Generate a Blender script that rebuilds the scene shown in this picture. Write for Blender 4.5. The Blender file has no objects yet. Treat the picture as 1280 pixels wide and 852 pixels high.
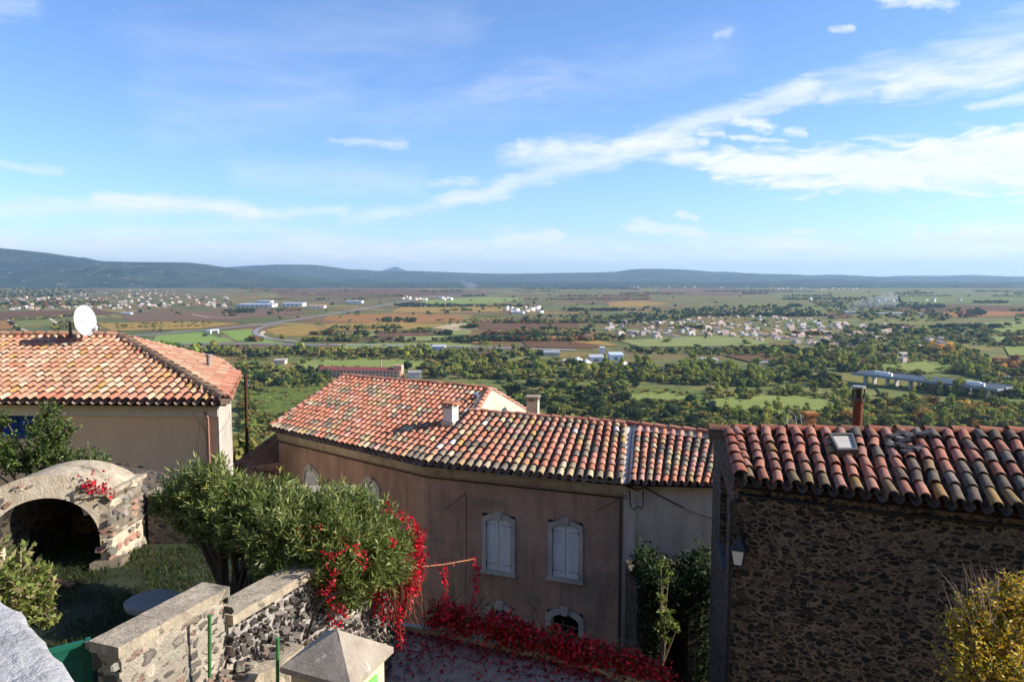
SUN_STR, SKY_STR, EXPO = 5.0, 0.10, 0.74
SKY_AIR, SKY_DUST, SKY_OZ, CLOUD, SKY_TINT = 1.0, .3, 2.2, 6.9, (.82, .99, 1.31)
import bpy, math, random
import numpy as np
from mathutils import Vector, noise as mnoise

random.seed(7)
RNG = np.random.default_rng(7)
SC = bpy.context.scene
COL = SC.collection
CAMZ = 100.0                      # the eye stands 100 m above the plain
FPX, CX, CY = 950.0, 640.0, 426.0  # focal length and centre in the 1280 x 852 photograph
PITCH = math.atan((426 - 344) / FPX)
CP, SP = math.cos(PITCH), math.sin(PITCH)
CAM = Vector((0, 0, CAMZ))
SUN_EL, SUN_AZ = math.radians(29), math.radians(-2)   # azimuth measured from +x towards +y
SUNDIR = Vector((math.cos(SUN_EL) * math.cos(SUN_AZ), math.cos(SUN_EL) * math.sin(SUN_AZ), math.sin(SUN_EL)))


def ray(px, py):
    x, y = (px - CX) / FPX, (CY - py) / FPX
    return Vector((x, CP + y * SP, -SP + y * CP))


def W(px, py, Y):                 # surveyed point at forward distance Y
    d = ray(px, py)
    return CAM + d * (Y / d.y)


def WZ(px, py, h):                # surveyed point on the level h metres relative to the eye
    d = ray(px, py)
    return CAM + d * (h / d.z)


def WP(px, py, A, B):             # surveyed point on the upright plane through A and B
    d = ray(px, py)
    n = Vector((-(B.y - A.y), B.x - A.x, 0))
    return CAM + d * ((A - CAM).dot(n) / d.dot(n))


def S(r, g, b):                   # sRGB 0-255 to linear
    f = lambda c: (c / 12.92 if c <= 0.04045 else ((c + 0.055) / 1.055) ** 2.4)
    return (f(r / 255), f(g / 255), f(b / 255))


def mixc(a, b, t):
    return tuple(a[i] * (1 - t) + b[i] * t for i in range(3))


def jit(c, k):
    s = 1 + random.uniform(-k, k)
    return tuple(max(0.003, x * s * (1 + random.uniform(-k, k) * .3)) for x in c)


# ---------------------------------------------------------------- objects
OFF = {}


def tag(o, label=None, cat=None, group=None, kind=None):
    if label: o['label'] = label
    if cat: o['category'] = cat
    if group: o['group'] = group
    if kind: o['kind'] = kind
    return o


def empty(name, loc, label, cat, group=None):
    o = bpy.data.objects.new(name, None)
    COL.objects.link(o)
    o.location = loc
    OFF[o.name] = Vector(loc)
    return tag(o, label, cat, group)


class MB:
    def __init__(s):
        s.v, s.f, s.c, s.m, s.s = [], [], [], [], []

    def face(s, pts, col=(.5, .5, .5), m=0, smooth=False):
        n = len(s.v)
        s.v.extend([tuple(p) for p in pts])
        s.f.append(tuple(range(n, n + len(pts))))
        s.c.append(col); s.m.append(m); s.s.append(smooth)

    def grid(s, rows, col=(.5, .5, .5), m=0, smooth=True, closed=False):
        n, w = len(s.v), len(rows[0])
        for r in rows: s.v.extend([tuple(p) for p in r])
        for i in range(len(rows) - 1):
            for j in range(w if closed else w - 1):
                k = (j + 1) % w
                s.f.append((n + i * w + j, n + i * w + k, n + (i + 1) * w + k, n + (i + 1) * w + j))
                s.c.append(col); s.m.append(m); s.s.append(smooth)

    def prism(s, poly, z0, z1, col=(.5, .5, .5), m=0):   # poly: xy points, z0/z1 world heights
        b = [Vector((p[0], p[1], z0)) for p in poly]
        t = [Vector((p[0], p[1], z1)) for p in poly]
        s.face(t, col, m); s.face(b[::-1], col, m)
        for i in range(len(poly)):
            k = (i + 1) % len(poly)
            s.face([b[i], b[k], t[k], t[i]], col, m)

    def box8(s, a, col=(.5, .5, .5), m=0):               # 4 bottom then 4 top points
        for q in ((0, 3, 2, 1), (4, 5, 6, 7), (0, 1, 5, 4), (1, 2, 6, 5), (2, 3, 7, 6), (3, 0, 4, 7)):
            s.face([a[i] for i in q], col, m)

    def obox(s, o, u, v, w, col=(.5, .5, .5), m=0):      # corner + three edge vectors
        o, u, v, w = Vector(o), Vector(u), Vector(v), Vector(w)
        s.box8([o, o + u, o + u + v, o + v, o + w, o + u + w, o + u + v + w, o + v + w], col, m)

    def tube(s, pts, r, seg=6, col=(.5, .5, .5), m=0, cap=True):
        pts = [Vector(p) for p in pts]
        rr = r if isinstance(r, (list, tuple)) else [r] * len(pts)
        rows = []
        for i, p in enumerate(pts):
            d = (pts[min(i + 1, len(pts) - 1)] - pts[max(i - 1, 0)])
            d = d.normalized() if d.length > 1e-9 else Vector((0, 0, 1))
            a = Vector((0, 0, 1)) if abs(d.z) < .9 else Vector((1, 0, 0))
            e1 = d.cross(a).normalized(); e2 = d.cross(e1)
            rows.append([p + (e1 * math.cos(t) + e2 * math.sin(t)) * rr[i] for t in [2 * math.pi * k / seg for k in range(seg)]])
        s.grid(rows, col, m, True, True)
        if cap:
            s.face(rows[0], col, m); s.face(rows[-1][::-1], col, m)

    def build(s, name, mats, parent=None, loc=None):
        me = bpy.data.meshes.new(name)
        V = np.array(s.v, dtype=np.float64)
        if parent is not None:
            off = OFF[parent.name]
        elif loc is not None:
            off = Vector(loc)
        else:
            lo, hi = V.min(0), V.max(0)
            off = Vector(((lo[0] + hi[0]) / 2, (lo[1] + hi[1]) / 2, lo[2]))
        V = V - np.array(off)
        me.from_pydata(V.tolist(), [], s.f)
        if not isinstance(mats, (list, tuple)): mats = [mats]
        for m in mats: me.materials.append(m)
        me.polygons.foreach_set('material_index', s.m)
        me.polygons.foreach_set('use_smooth', s.s)
        a = me.attributes.new('Col', 'FLOAT_COLOR', 'FACE')
        c = np.ones((len(s.f), 4), np.float32); c[:, :3] = np.array(s.c, np.float32)
        a.data.foreach_set('color', c.ravel())
        me.update()
        o = bpy.data.objects.new(name, me)
        COL.objects.link(o)
        if parent is not None:
            o.parent = parent
        else:
            o.location = off
        OFF[o.name] = off
        return o


def np_mesh(name, V, F, C, mat, parent=None, loc=None, sz=4, smooth=False, link=True):
    """fast mesh from arrays; F (n, sz) ints, C (n, 3) face tints"""
    off = np.array(OFF[parent.name]) if parent is not None else (np.array(loc) if loc is not None else np.zeros(3))
    me = bpy.data.meshes.new(name)
    me.vertices.add(len(V)); me.vertices.foreach_set('co', (V - off).astype(np.float32).ravel())
    me.loops.add(F.size); me.loops.foreach_set('vertex_index', F.astype(np.int32).ravel())
    me.polygons.add(len(F)); me.polygons.foreach_set('loop_start', np.arange(0, F.size, sz, dtype=np.int32))
    me.update(calc_edges=True)
    if smooth: me.polygons.foreach_set('use_smooth', np.ones(len(F), bool))
    a = me.attributes.new('Col', 'FLOAT_COLOR', 'FACE')
    c = np.ones((len(F), 4), np.float32); c[:, :3] = C
    a.data.foreach_set('color', c.ravel())
    me.materials.append(mat)
    o = bpy.data.objects.new(name, me)
    if link: COL.objects.link(o)
    if parent is not None:
        o.parent = parent
    else:
        o.location = Vector(off)
    OFF[o.name] = Vector(off)
    return o


def unit(a):
    return a / np.maximum(np.linalg.norm(a, axis=1, keepdims=True), 1e-9)


def leaf_arrays(P, D, L, Wd, droop=0.15, up=None):
    """diamond leaves: base P, axis D, lengths L, widths Wd"""
    n = len(P)
    D = unit(D)
    R = RNG.normal(size=(n, 3)) if up is None else up + RNG.normal(size=(n, 3)) * .35
    Sd = unit(np.cross(D, R))
    Nn = np.cross(D, Sd)
    L = np.broadcast_to(np.asarray(L, float), (n,))[:, None]; Wd = np.broadcast_to(np.asarray(Wd, float), (n,))[:, None]
    mid = P + D * L * .45 + Nn * L * .06
    V = np.stack([P, mid + Sd * Wd / 2, P + D * L - Nn * L * droop, mid - Sd * Wd / 2], 1).reshape(-1, 3)
    F = np.arange(4 * n).reshape(n, 4)
    return V, F


def pick(cols, n, weights=None, k=.18):
    cols = np.array(cols)
    w = None if weights is None else np.array(weights, float) / np.sum(weights)
    c = cols[RNG.choice(len(cols), n, p=w)]
    return np.maximum(c * (1 + RNG.uniform(-k, k, (n, 1))), .003)


# ---------------------------------------------------------------- materials
class NT:
    def __init__(s, name):
        s.mat = bpy.data.materials.new(name); s.mat.use_nodes = True
        s.t = s.mat.node_tree; s.t.nodes.clear()
        s.out = s.n('ShaderNodeOutputMaterial')

    def n(s, ty, **kw):
        o = s.t.nodes.new(ty)
        for k, v in kw.items(): setattr(o, k, v)
        return o

    def l(s, a, b): s.t.links.new(a, b)

    def pos(s): return s.n('ShaderNodeNewGeometry').outputs['Position']

    def mapped(s, vec, scale=(1, 1, 1), rot=(0, 0, 0)):
        m = s.n('ShaderNodeMapping'); m.inputs['Scale'].default_value = scale; m.inputs['Rotation'].default_value = rot
        s.l(vec, m.inputs['Vector']); return m.outputs[0]

    def noise(s, vec, scale, detail=4, rough=.6, dist=0):
        k = s.n('ShaderNodeTexNoise'); k.inputs['Scale'].default_value = scale; k.inputs['Detail'].default_value = detail
        k.inputs['Roughness'].default_value = rough; k.inputs['Distortion'].default_value = dist
        s.l(vec, k.inputs['Vector']); return k.outputs['Fac']

    def voro(s, vec, scale, feature='F1', rnd=1.0):
        k = s.n('ShaderNodeTexVoronoi', feature=feature); k.inputs['Scale'].default_value = scale
        k.inputs['Randomness'].default_value = rnd
        s.l(vec, k.inputs['Vector']); return k

    def ramp(s, fac, stops, interp='LINEAR'):
        r = s.n('ShaderNodeValToRGB'); r.color_ramp.interpolation = interp
        e = r.color_ramp.elements
        while len(e) < len(stops): e.new(.5)
        for i, (p, c) in enumerate(stops):
            e[i].position = p
            e[i].color = (c, c, c, 1) if not hasattr(c, '__len__') else (*c, 1)
        s.l(fac, r.inputs[0]); return r.outputs[0]

    def mix(s, fac, a, b, blend='MIX'):
        m = s.n('ShaderNodeMix', data_type='RGBA', blend_type=blend)
        s.set(m.inputs[0], fac); s.set(m.inputs[6], a); s.set(m.inputs[7], b)
        return m.outputs[2]

    def set(s, sock, v):
        if hasattr(v, 'is_output') or isinstance(v, bpy.types.NodeSocket): s.l(v, sock)
        elif hasattr(v, '__len__'): sock.default_value = (*v, 1) if len(v) == 3 and len(sock.default_value) == 4 else v
        else: sock.default_value = v

    def math(s, op, a, b=0.0, c=None, clamp=False):
        m = s.n('ShaderNodeMath', operation=op, use_clamp=clamp)
        s.set(m.inputs[0], a); s.set(m.inputs[1], b)
        if c is not None: s.set(m.inputs[2], c)
        return m.outputs[0]

    def attr(s, name='Col'):
        a = s.n('ShaderNodeAttribute', attribute_name=name); return a.outputs['Color']

    def finish(s, color, rough=.85, bump=None, strength=.4, dist=.02, spec=.3, metal=0.0, trans=0.0):
        p = s.n('ShaderNodeBsdfPrincipled')
        s.set(p.inputs['Base Color'], color); s.set(p.inputs['Roughness'], rough)
        p.inputs['Specular IOR Level'].default_value = spec; s.set(p.inputs['Metallic'], metal)
        if bump is not None:
            b = s.n('ShaderNodeBump'); b.inputs['Strength'].default_value = strength; b.inputs['Distance'].default_value = dist
            s.l(bump, b.inputs['Height']); s.l(b.outputs[0], p.inputs['Normal'])
        if trans > 0:
            t = s.n('ShaderNodeBsdfTranslucent'); s.set(t.inputs[0], color)
            mx = s.n('ShaderNodeMixShader'); mx.inputs[0].default_value = trans
            s.l(p.outputs[0], mx.inputs[1]); s.l(t.outputs[0], mx.inputs[2]); s.l(mx.outputs[0], s.out.inputs[0])
        else:
            s.l(p.outputs[0], s.out.inputs[0])
        return s.mat


def m_plaster(name, base, stain, patch=None, scale=1.0, amount=.5, bump=.25):
    t = NT(name); p = t.pos()
    a = t.noise(p, .9 * scale, 6, .65)
    streak = t.noise(t.mapped(p, (2.2 * scale, 2.2 * scale, .35 * scale)), 1.6, 5, .65)
    fine = t.noise(p, 28, 4, .7)
    c = t.mix(t.ramp(a, [(.35, 0), (.68, 1)]), base, stain)
    c = t.mix(t.math('MULTIPLY', t.ramp(streak, [(.48, 0), (.72, 1)]), amount), c, mixc(stain, (.05, .045, .04), .5))
    if patch:
        k = t.noise(p, .55 * scale, 8, .72, .6)
        c = t.mix(t.ramp(k, [(.60, 0), (.63, 1)]), c, patch)
    c = t.mix(t.math('MULTIPLY', fine, .22), c, (.05, .045, .04))
    return t.finish(c, .92, t.math('ADD', fine, t.math('MULTIPLY', a, 2.0)), bump, .02, .15)


def m_rubble(name, stones, mortar, scale=4.5, zs=1.7, width=.07, bump=.8, mix_noise=.5, dist=.05, smear=.30):
    """stones half buried in smeared mortar"""
    t = NT(name); p = t.pos()
    wv = t.n('ShaderNodeTexNoise'); wv.inputs['Scale'].default_value = 6; wv.inputs['Detail'].default_value = 5; wv.inputs['Roughness'].default_value = .65
    t.l(p, wv.inputs['Vector'])
    vm = t.n('ShaderNodeVectorMath', operation='MULTIPLY_ADD'); t.l(wv.outputs['Color'], vm.inputs[0])
    vm.inputs[1].default_value = (.22, .22, .16); t.l(p, vm.inputs[2])
    q = t.mapped(vm.outputs[0], (1, 1, zs))
    v = t.voro(q, scale); e = t.voro(q, scale, 'DISTANCE_TO_EDGE')
    sep = t.n('ShaderNodeSeparateColor'); t.l(v.outputs['Color'], sep.inputs[0])
    n = len(stones)
    sc = t.ramp(sep.outputs[0], [(i / n, c) for i, c in enumerate(stones)], 'CONSTANT')
    fine = t.noise(p, 24, 6, .72); mid = t.noise(t.mapped(p, (1, 1, 1.6)), 7, 5, .7); big = t.noise(p, .9, 5, .65)
    sc = t.mix(t.math('MULTIPLY', fine, mix_noise), sc, (.03, .03, .03))
    mo = t.mix(t.ramp(big, [(.35, 0), (.7, 1)]), mortar, mixc(mortar, (.10, .07, .05), .5))
    mo = t.mix(t.math('MULTIPLY', t.ramp(mid, [(.35, 0), (.75, 1)]), .6), mo, mixc(mortar, (.05, .045, .04), .75))
    mo = t.mix(t.math('MULTIPLY', fine, .4), mo, (.05, .045, .04))
    ed = t.math('ADD', e.outputs['Distance'], t.math('ADD', t.math('MULTIPLY', t.math('SUBTRACT', fine, .5), .14), t.math('MULTIPLY', t.math('SUBTRACT', mid, .5), smear)))
    wvar = t.math('MULTIPLY_ADD', sep.outputs[1], width * 2.0, t.math('MULTIPLY', big, width * 1.2))
    fac = t.math('MULTIPLY', t.math('SUBTRACT', ed, wvar), 11, clamp=True)
    c = t.mix(fac, mo, sc)
    h = t.math('ADD', t.math('MULTIPLY', fac, .7), t.math('ADD', t.math('MULTIPLY', fine, .6), t.math('MULTIPLY', mid, .5)))
    return t.finish(c, .93, h, bump, dist, .2)


def m_tint(name, rough=.85, nscale=18, dark=.35, bump=.3, spec=.3, lichen=None, trans=0.0, dist=.01, metal=0.0, gain=1.0):
    t = NT(name); p = t.pos()
    fine = t.noise(p, nscale, 5, .7)
    c = t.mix(t.math('MULTIPLY', t.ramp(fine, [(.3, 0), (.8, 1)]), dark), t.mix(1.0, t.attr(), (gain, gain, gain), 'MULTIPLY'), (.03, .028, .025))
    if lichen and nscale < 17:
        wth = t.noise(p, 1.1, 5, .65); st = t.noise(p, 5.5, 4, .65)
        c = t.mix(t.math('MULTIPLY', t.ramp(wth, [(.42, 0), (.66, 1)]), .30), c, (.16, .12, .085))
        c = t.mix(t.math('MULTIPLY', t.ramp(st, [(.48, 0), (.70, 1)]), .34), c, (.33, .26, .18))
    if lichen:
        k = t.noise(p, nscale * .45, 6, .75)
        c = t.mix(t.ramp(k, [(.60, 0), (.66, .75)]), c, lichen)
    return t.finish(c, rough, fine, bump, dist, spec, metal, trans)


def m_leaf(name, trans=.35, rough=.5, vary=.0, spec=.35):
    t = NT(name)
    c = t.attr()
    if vary:
        oi = t.n('ShaderNodeObjectInfo')
        h = t.n('ShaderNodeHueSaturation')
        t.l(t.math('MULTIPLY_ADD', oi.outputs['Random'], .03, .48), h.inputs['Hue'])
        h2 = t.math('FRACT', t.math('MULTIPLY', oi.outputs['Random'], 17.3))
        t.l(t.math('MULTIPLY_ADD', h2, vary * 2, 1 - vary), h.inputs['Value'])
        t.l(c, h.inputs['Color']); c = h.outputs[0]
    return t.finish(c, rough, spec=spec, trans=trans)


M = {}
M['tile'] = m_tint('terracotta', .85, 16, .26, .4, .2, S(150, 136, 112), gain=.80)
M['tile_old'] = m_tint('weathered_terracotta', .88, 14, .42, .5, .2, S(110, 102, 92), gain=.72)
M['tint'] = m_tint('plain_tint', .75, 30, .18, .15)
M['stone_tint'] = m_tint('rough_stone', .93, 14, .45, .9, .2, dist=.03)
M['bark'] = m_tint('bark', .95, 12, .5, .8, .1)
M['leaf'] = m_leaf('leaf')
M['leaf_matte'] = m_leaf('leaf_matte', .3, .7, 0, .2)
M['tree_leaf'] = m_leaf('tree_leaf', .3, .8, .28, .1)
M['far_leaf'] = m_leaf('far_leaf', .3, .85, 0, .1)
M['metal'] = m_tint('painted_metal', .5, 40, .15, .1, .4)
M['rust'] = m_tint('rust', .9, 20, .5, .5, .2)
M['dark'] = m_tint('dark_void', 1, 20, .2, .1, .0)
M['facade'] = m_plaster('brown_render', S(196, 158, 132), S(166, 134, 112), S(152, 132, 114), 1, .7, .4)
M['patch'] = m_plaster('patched_render', S(174, 148, 122), S(150, 128, 106), None, 1.4, .7, .4)
M['facade_cream'] = m_plaster('cream_band', S(208, 190, 164), S(178, 158, 132), S(150, 130, 108), 1.2, .6)
M['white_render'] = m_plaster('white_render', S(204, 192, 176), S(172, 160, 146), None, 1, .5)
M['left_render'] = m_plaster('beige_render', S(255, 216, 170), S(248, 206, 160), None, .7, .12, .12)
M['left_band'] = m_plaster('beige_band', S(236, 224, 204), S(222, 208, 186), None, 1, .3, .12)
M['surround'] = m_plaster('limestone', S(208, 198, 182), S(180, 170, 154), None, 2, .4)
M['gable'] = m_plaster('gable_render', S(215, 200, 172), S(190, 172, 142), None, 1.2, .4)
M['shutter'] = m_plaster('shutter_paint', S(240, 236, 228), S(224, 220, 212), None, 1.5, .25, .05)
M['blue'] = m_plaster('blue_paint', S(38, 76, 140), S(32, 64, 122), None, 1.5, .2, .05)
M['concrete'] = m_plaster('coping_concrete', S(194, 178, 152), S(150, 136, 116), S(118, 110, 94), 3.2, .6, .9)
M['capstone'] = m_plaster('cap_stone', S(182, 168, 148), S(150, 136, 120), S(200, 188, 170), 2.5, .3, .4)
M['terrace'] = m_plaster('terrace_cement', S(172, 150, 128), S(136, 118, 102), S(104, 94, 84), 1.2, .5, .4)
M['parapet'] = m_plaster('parapet_stone', S(186, 183, 180), S(150, 147, 144), S(128, 126, 124), 4, .5, .8)
M['asphalt'] = m_plaster('lane_asphalt', S(84, 82, 82), S(70, 68, 68), None, 1, .3, .2)
M['rubble_dark'] = m_rubble('basalt_rubble', [S(40, 37, 37), S(54, 49, 47), S(32, 30, 31), S(78, 68, 62), S(46, 43, 42), S(98, 82, 72), S(34, 32, 33), S(120, 106, 92)], S(150, 130, 110), 6.4, 2.1, .05, 1.2, smear=.46)
M['rubble_light'] = m_rubble('limed_rubble', [S(150, 140, 126), S(120, 112, 102), S(176, 164, 146), S(104, 98, 90), S(166, 134, 116)], S(216, 202, 180), 4.6, 1.7, .13, 1.0, .35, .05, .36)
M['rubble_mid'] = m_rubble('garden_rubble', [S(66, 60, 56), S(88, 78, 70), S(52, 48, 46), S(104, 92, 80), S(46, 44, 42)], S(120, 106, 90), 5.0, 1.6, .05, .9)
M['mortar'] = m_plaster('lime_mortar', S(214, 200, 178), S(186, 168, 142), S(150, 132, 110), 2.5, .4, 1.0)
M['mortar_dark'] = m_plaster('grey_mortar', S(190, 182, 172), S(140, 130, 120), S(104, 96, 90), 2.5, .4, 1.0)
_t = NT('window_glass'); M['glass'] = _t.finish((.04, .05, .06), .08, spec=.6)
_t = NT('zinc'); _p = _t.pos(); M['zinc'] = _t.finish(_t.mix(_t.noise(_p, 6, 4), S(170, 160, 146), S(206, 198, 184)), .7)
_t = NT('lamp_glass'); M['lampglass'] = _t.finish(S(200, 200, 196), .3)
# ================================================================ roof tiles
ORANGE = [S(218, 146, 114), S(210, 134, 102), S(224, 158, 128), S(204, 126, 98), S(216, 142, 116)]
BUFF = [S(208, 178, 132), S(220, 198, 160), S(196, 160, 112), S(214, 190, 168)]
GREY = [S(154, 136, 114), S(136, 122, 104), S(170, 152, 122), S(122, 110, 98), S(178, 160, 130)]
PINK = [S(214, 150, 134), S(222, 168, 150)]
OCHRE = [S(206, 160, 96), S(196, 150, 86)]
PEACH = [S(222, 172, 136), S(214, 154, 118), S(226, 182, 148), S(208, 144, 110), S(218, 164, 132), S(200, 152, 122), S(228, 192, 162)]


def lerp(a, b, t): return a + (b - a) * t


def poly_at(pts, u):
    n = len(pts) - 1
    # by true length
    L = [(pts[i + 1] - pts[i]).length for i in range(n)]
    d = u * sum(L)
    for i in range(n):
        if d <= L[i] or i == n - 1:
            return pts[i] + (pts[i + 1] - pts[i]) * (d / L[i])
        d -= L[i]


def cover_tile(mb, p0, p1, side0, side1, nrm, r0, r1, col, thick=.018, seg=6, flat=.9):
    A0, A1, I0 = [], [], []
    for k in range(seg + 1):
        a = math.pi * k / seg
        A0.append(p0 + side0 * (math.cos(a) * r0) + nrm * (math.sin(a) * r0 * flat))
        A1.append(p1 + side1 * (math.cos(a) * r1) + nrm * (math.sin(a) * r1 * flat))
        I0.append(p0 + side0 * (math.cos(a) * (r0 - thick)) + nrm * (math.sin(a) * (r0 - thick) * flat))
    mb.grid([A1, A0], col, 0, True)
    mb.grid([A0, I0], tuple(c * .9 for c in col), 0, False)


def tile_roof(name, mat, E, R, ncol, nrow, colour, parent, inside=None, gap=.36, drop=.08, chan=(.32, .17, .11), rj=.012, over=.05):
    """canal tile roof between the eave line E and the ridge line R (lists of points)"""
    mb = MB()
    du = .5 / ncol
    for i in range(ncol):
        u = (i + .5) / ncol
        e, r = poly_at(E, u), poly_at(R, u)
        up = r - e
        s0 = poly_at(E, min(1, u + du)) - poly_at(E, max(0, u - du)); s1 = poly_at(R, min(1, u + du)) - poly_at(R, max(0, u - du))
        up_n = up.normalized()
        for s_ in (s0, s1): pass
        w0 = (s0 - up_n * s0.dot(up_n)); w1 = (s1 - up_n * s1.dot(up_n))
        a0, a1 = w0.length, w1.length
        w0, w1 = w0.normalized(), w1.normalized()
        for j in range(nrow):
            q0 = (j + random.uniform(-.05, .05)) / nrow - (over / up.length if j == 0 else 0)
            q1 = (j + 1) / nrow + .10 / up.length
            if inside and not inside(e + up * ((j + .5) / nrow)): continue
            wd0, wd1 = lerp(w0, w1, q0).normalized(), lerp(w0, w1, min(1, q1)).normalized()
            nr = wd0.cross(up_n).normalized()
            if nr.z < 0: nr = -nr
            g0, g1 = lerp(a0, a1, q0), lerp(a0, a1, min(1, q1))
            yaw = wd0 * random.gauss(0, rj); lift = nr * random.gauss(0, rj * .5)
            c = colour(u, (j + .5) / nrow)
            cover_tile(mb, e + up * q0 + nr * (.045) + yaw + lift, e + up * q1 + nr * .005 - yaw * .6, wd0, wd1, nr, g0 * gap, g1 * gap * .86, c)
    # channel tiles between the covers, and the bed beneath
    for i in range(ncol + 1):
        u = i / ncol
        e, r = poly_at(E, u), poly_at(R, u)
        up = r - e; up_n = up.normalized()
        s0 = poly_at(E, min(1, u + du)) - poly_at(E, max(0, u - du)); k0 = 1 if 0 < i < ncol else 2
        s1 = poly_at(R, min(1, u + du)) - poly_at(R, max(0, u - du))
        w0 = (s0 - up_n * s0.dot(up_n)) * k0; w1 = (s1 - up_n * s1.dot(up_n)) * k0
        nr = w0.cross(up_n).normalized()
        if nr.z < 0: nr = -nr
        for j in range(nrow):
            q0, q1 = j / nrow - (.03 if j == 0 else 0), (j + 1) / nrow
            if inside and not inside(e + up * ((j + .5) / nrow)): continue
            rows = []
            for q, dz in ((q0, .02), (q1, 0.0)):
                ww = lerp(w0, w1, q)
                rows.append([e + up * q + ww * (x * .36) + nr * (dz - drop * (1 - (abs(x)) ** 2 * .8)) for x in (-1, -.5, 0, .5, 1)])
            c = jit(mixc(chan, random.choice(GREY), random.uniform(0, .5)), .25)  # darker than the covers: shade between the tiles put into the colour
            mb.grid(rows, c, 0, True)
    return mb.build(name, mat, parent)


def ridge_row(name, mat, pts, r, length, colour, parent, bed=None):
    mb = MB()
    tot = sum((pts[i + 1] - pts[i]).length for i in range(len(pts) - 1))
    n = max(2, int(tot / length))
    for j in range(n):
        p0, p1 = poly_at(pts, j / n), poly_at(pts, min(1, (j + 1.18) / n))
        d = (p1 - p0).normalized()
        side = d.cross(Vector((0, 0, 1))).normalized(); nr = side.cross(d)
        if nr.z < 0: nr = -nr
        cover_tile(mb, p0 + nr * .04 + side * random.gauss(0, .012), p1, side, side, nr, r * 1.05, r * .9, colour(), .02, 6, .75)
    if bed:
        for i in range(len(pts) - 1):
            d = (pts[i + 1] - pts[i]); side = d.normalized().cross(Vector((0, 0, 1))).normalized()
            mb.obox(pts[i] - side * (r * 1.0) - Vector((0, 0, .16)), side * (r * 2.0), d, Vector((0, 0, .15)), bed)
    return mb.build(name, mat, parent)


def wall_strip(mb, pts, z0, z1, col=(.5, .5, .5), openings=(), depth=.22, closed=False):
    """upright wall along xy points; openings: (segment, u0, u1, z0, z1) cut through with reveals. outward is to the right of travel"""
    for i in range(len(pts) - 1):
        a, b = Vector((pts[i][0], pts[i][1], 0)), Vector((pts[i + 1][0], pts[i + 1][1], 0))
        L = (b - a).length; d = (b - a) / L; nin = Vector((-d.y, d.x, 0))
        ops = [o for o in openings if o[0] == i]
        us = sorted({0, L, *[o[1] for o in ops], *[o[2] for o in ops]}); zs = sorted({z0, z1, *[o[3] for o in ops], *[o[4] for o in ops]})
        for x in range(len(us) - 1):
            for y in range(len(zs) - 1):
                um, zm = (us[x] + us[x + 1]) / 2, (zs[y] + zs[y + 1]) / 2
                if any(o[1] < um < o[2] and o[3] < zm < o[4] for o in ops): continue
                mb.face([a + d * us[x] + Vector((0, 0, zs[y])), a + d * us[x + 1] + Vector((0, 0, zs[y])), a + d * us[x + 1] + Vector((0, 0, zs[y + 1])), a + d * us[x] + Vector((0, 0, zs[y + 1]))], col)
        for o in ops:
            P = lambda u, z, k: a + d * u + nin * k + Vector((0, 0, z))
            u0, u1, h0, h1 = o[1:5]
            mb.face([P(u0, h0, depth), P(u1, h0, depth), P(u1, h1, depth), P(u0, h1, depth)], col)
            for q in (((u0, h0), (u0, h1)), ((u1, h1), (u1, h0)), ((u0, h1), (u1, h1)), ((u1, h0), (u0, h0))):
                mb.face([P(*q[0], 0), P(*q[1], 0), P(*q[1], depth), P(*q[0], depth)], col)


def arch_pts(w, h, rise, n=8):
    """outline of an opening with a segmental head, from lower left up and over to lower right (u, z)"""
    R = (w * w / 4 + rise * rise) / (2 * rise)
    a = math.asin(min(1, w / 2 / R))
    pts = [(-w / 2, 0)]
    for k in range(n + 1):
        t = -a + 2 * a * k / n
        pts.append((R * math.sin(t), h - R + R * math.cos(t)))
    pts.append((w / 2, 0))
    return pts


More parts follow.
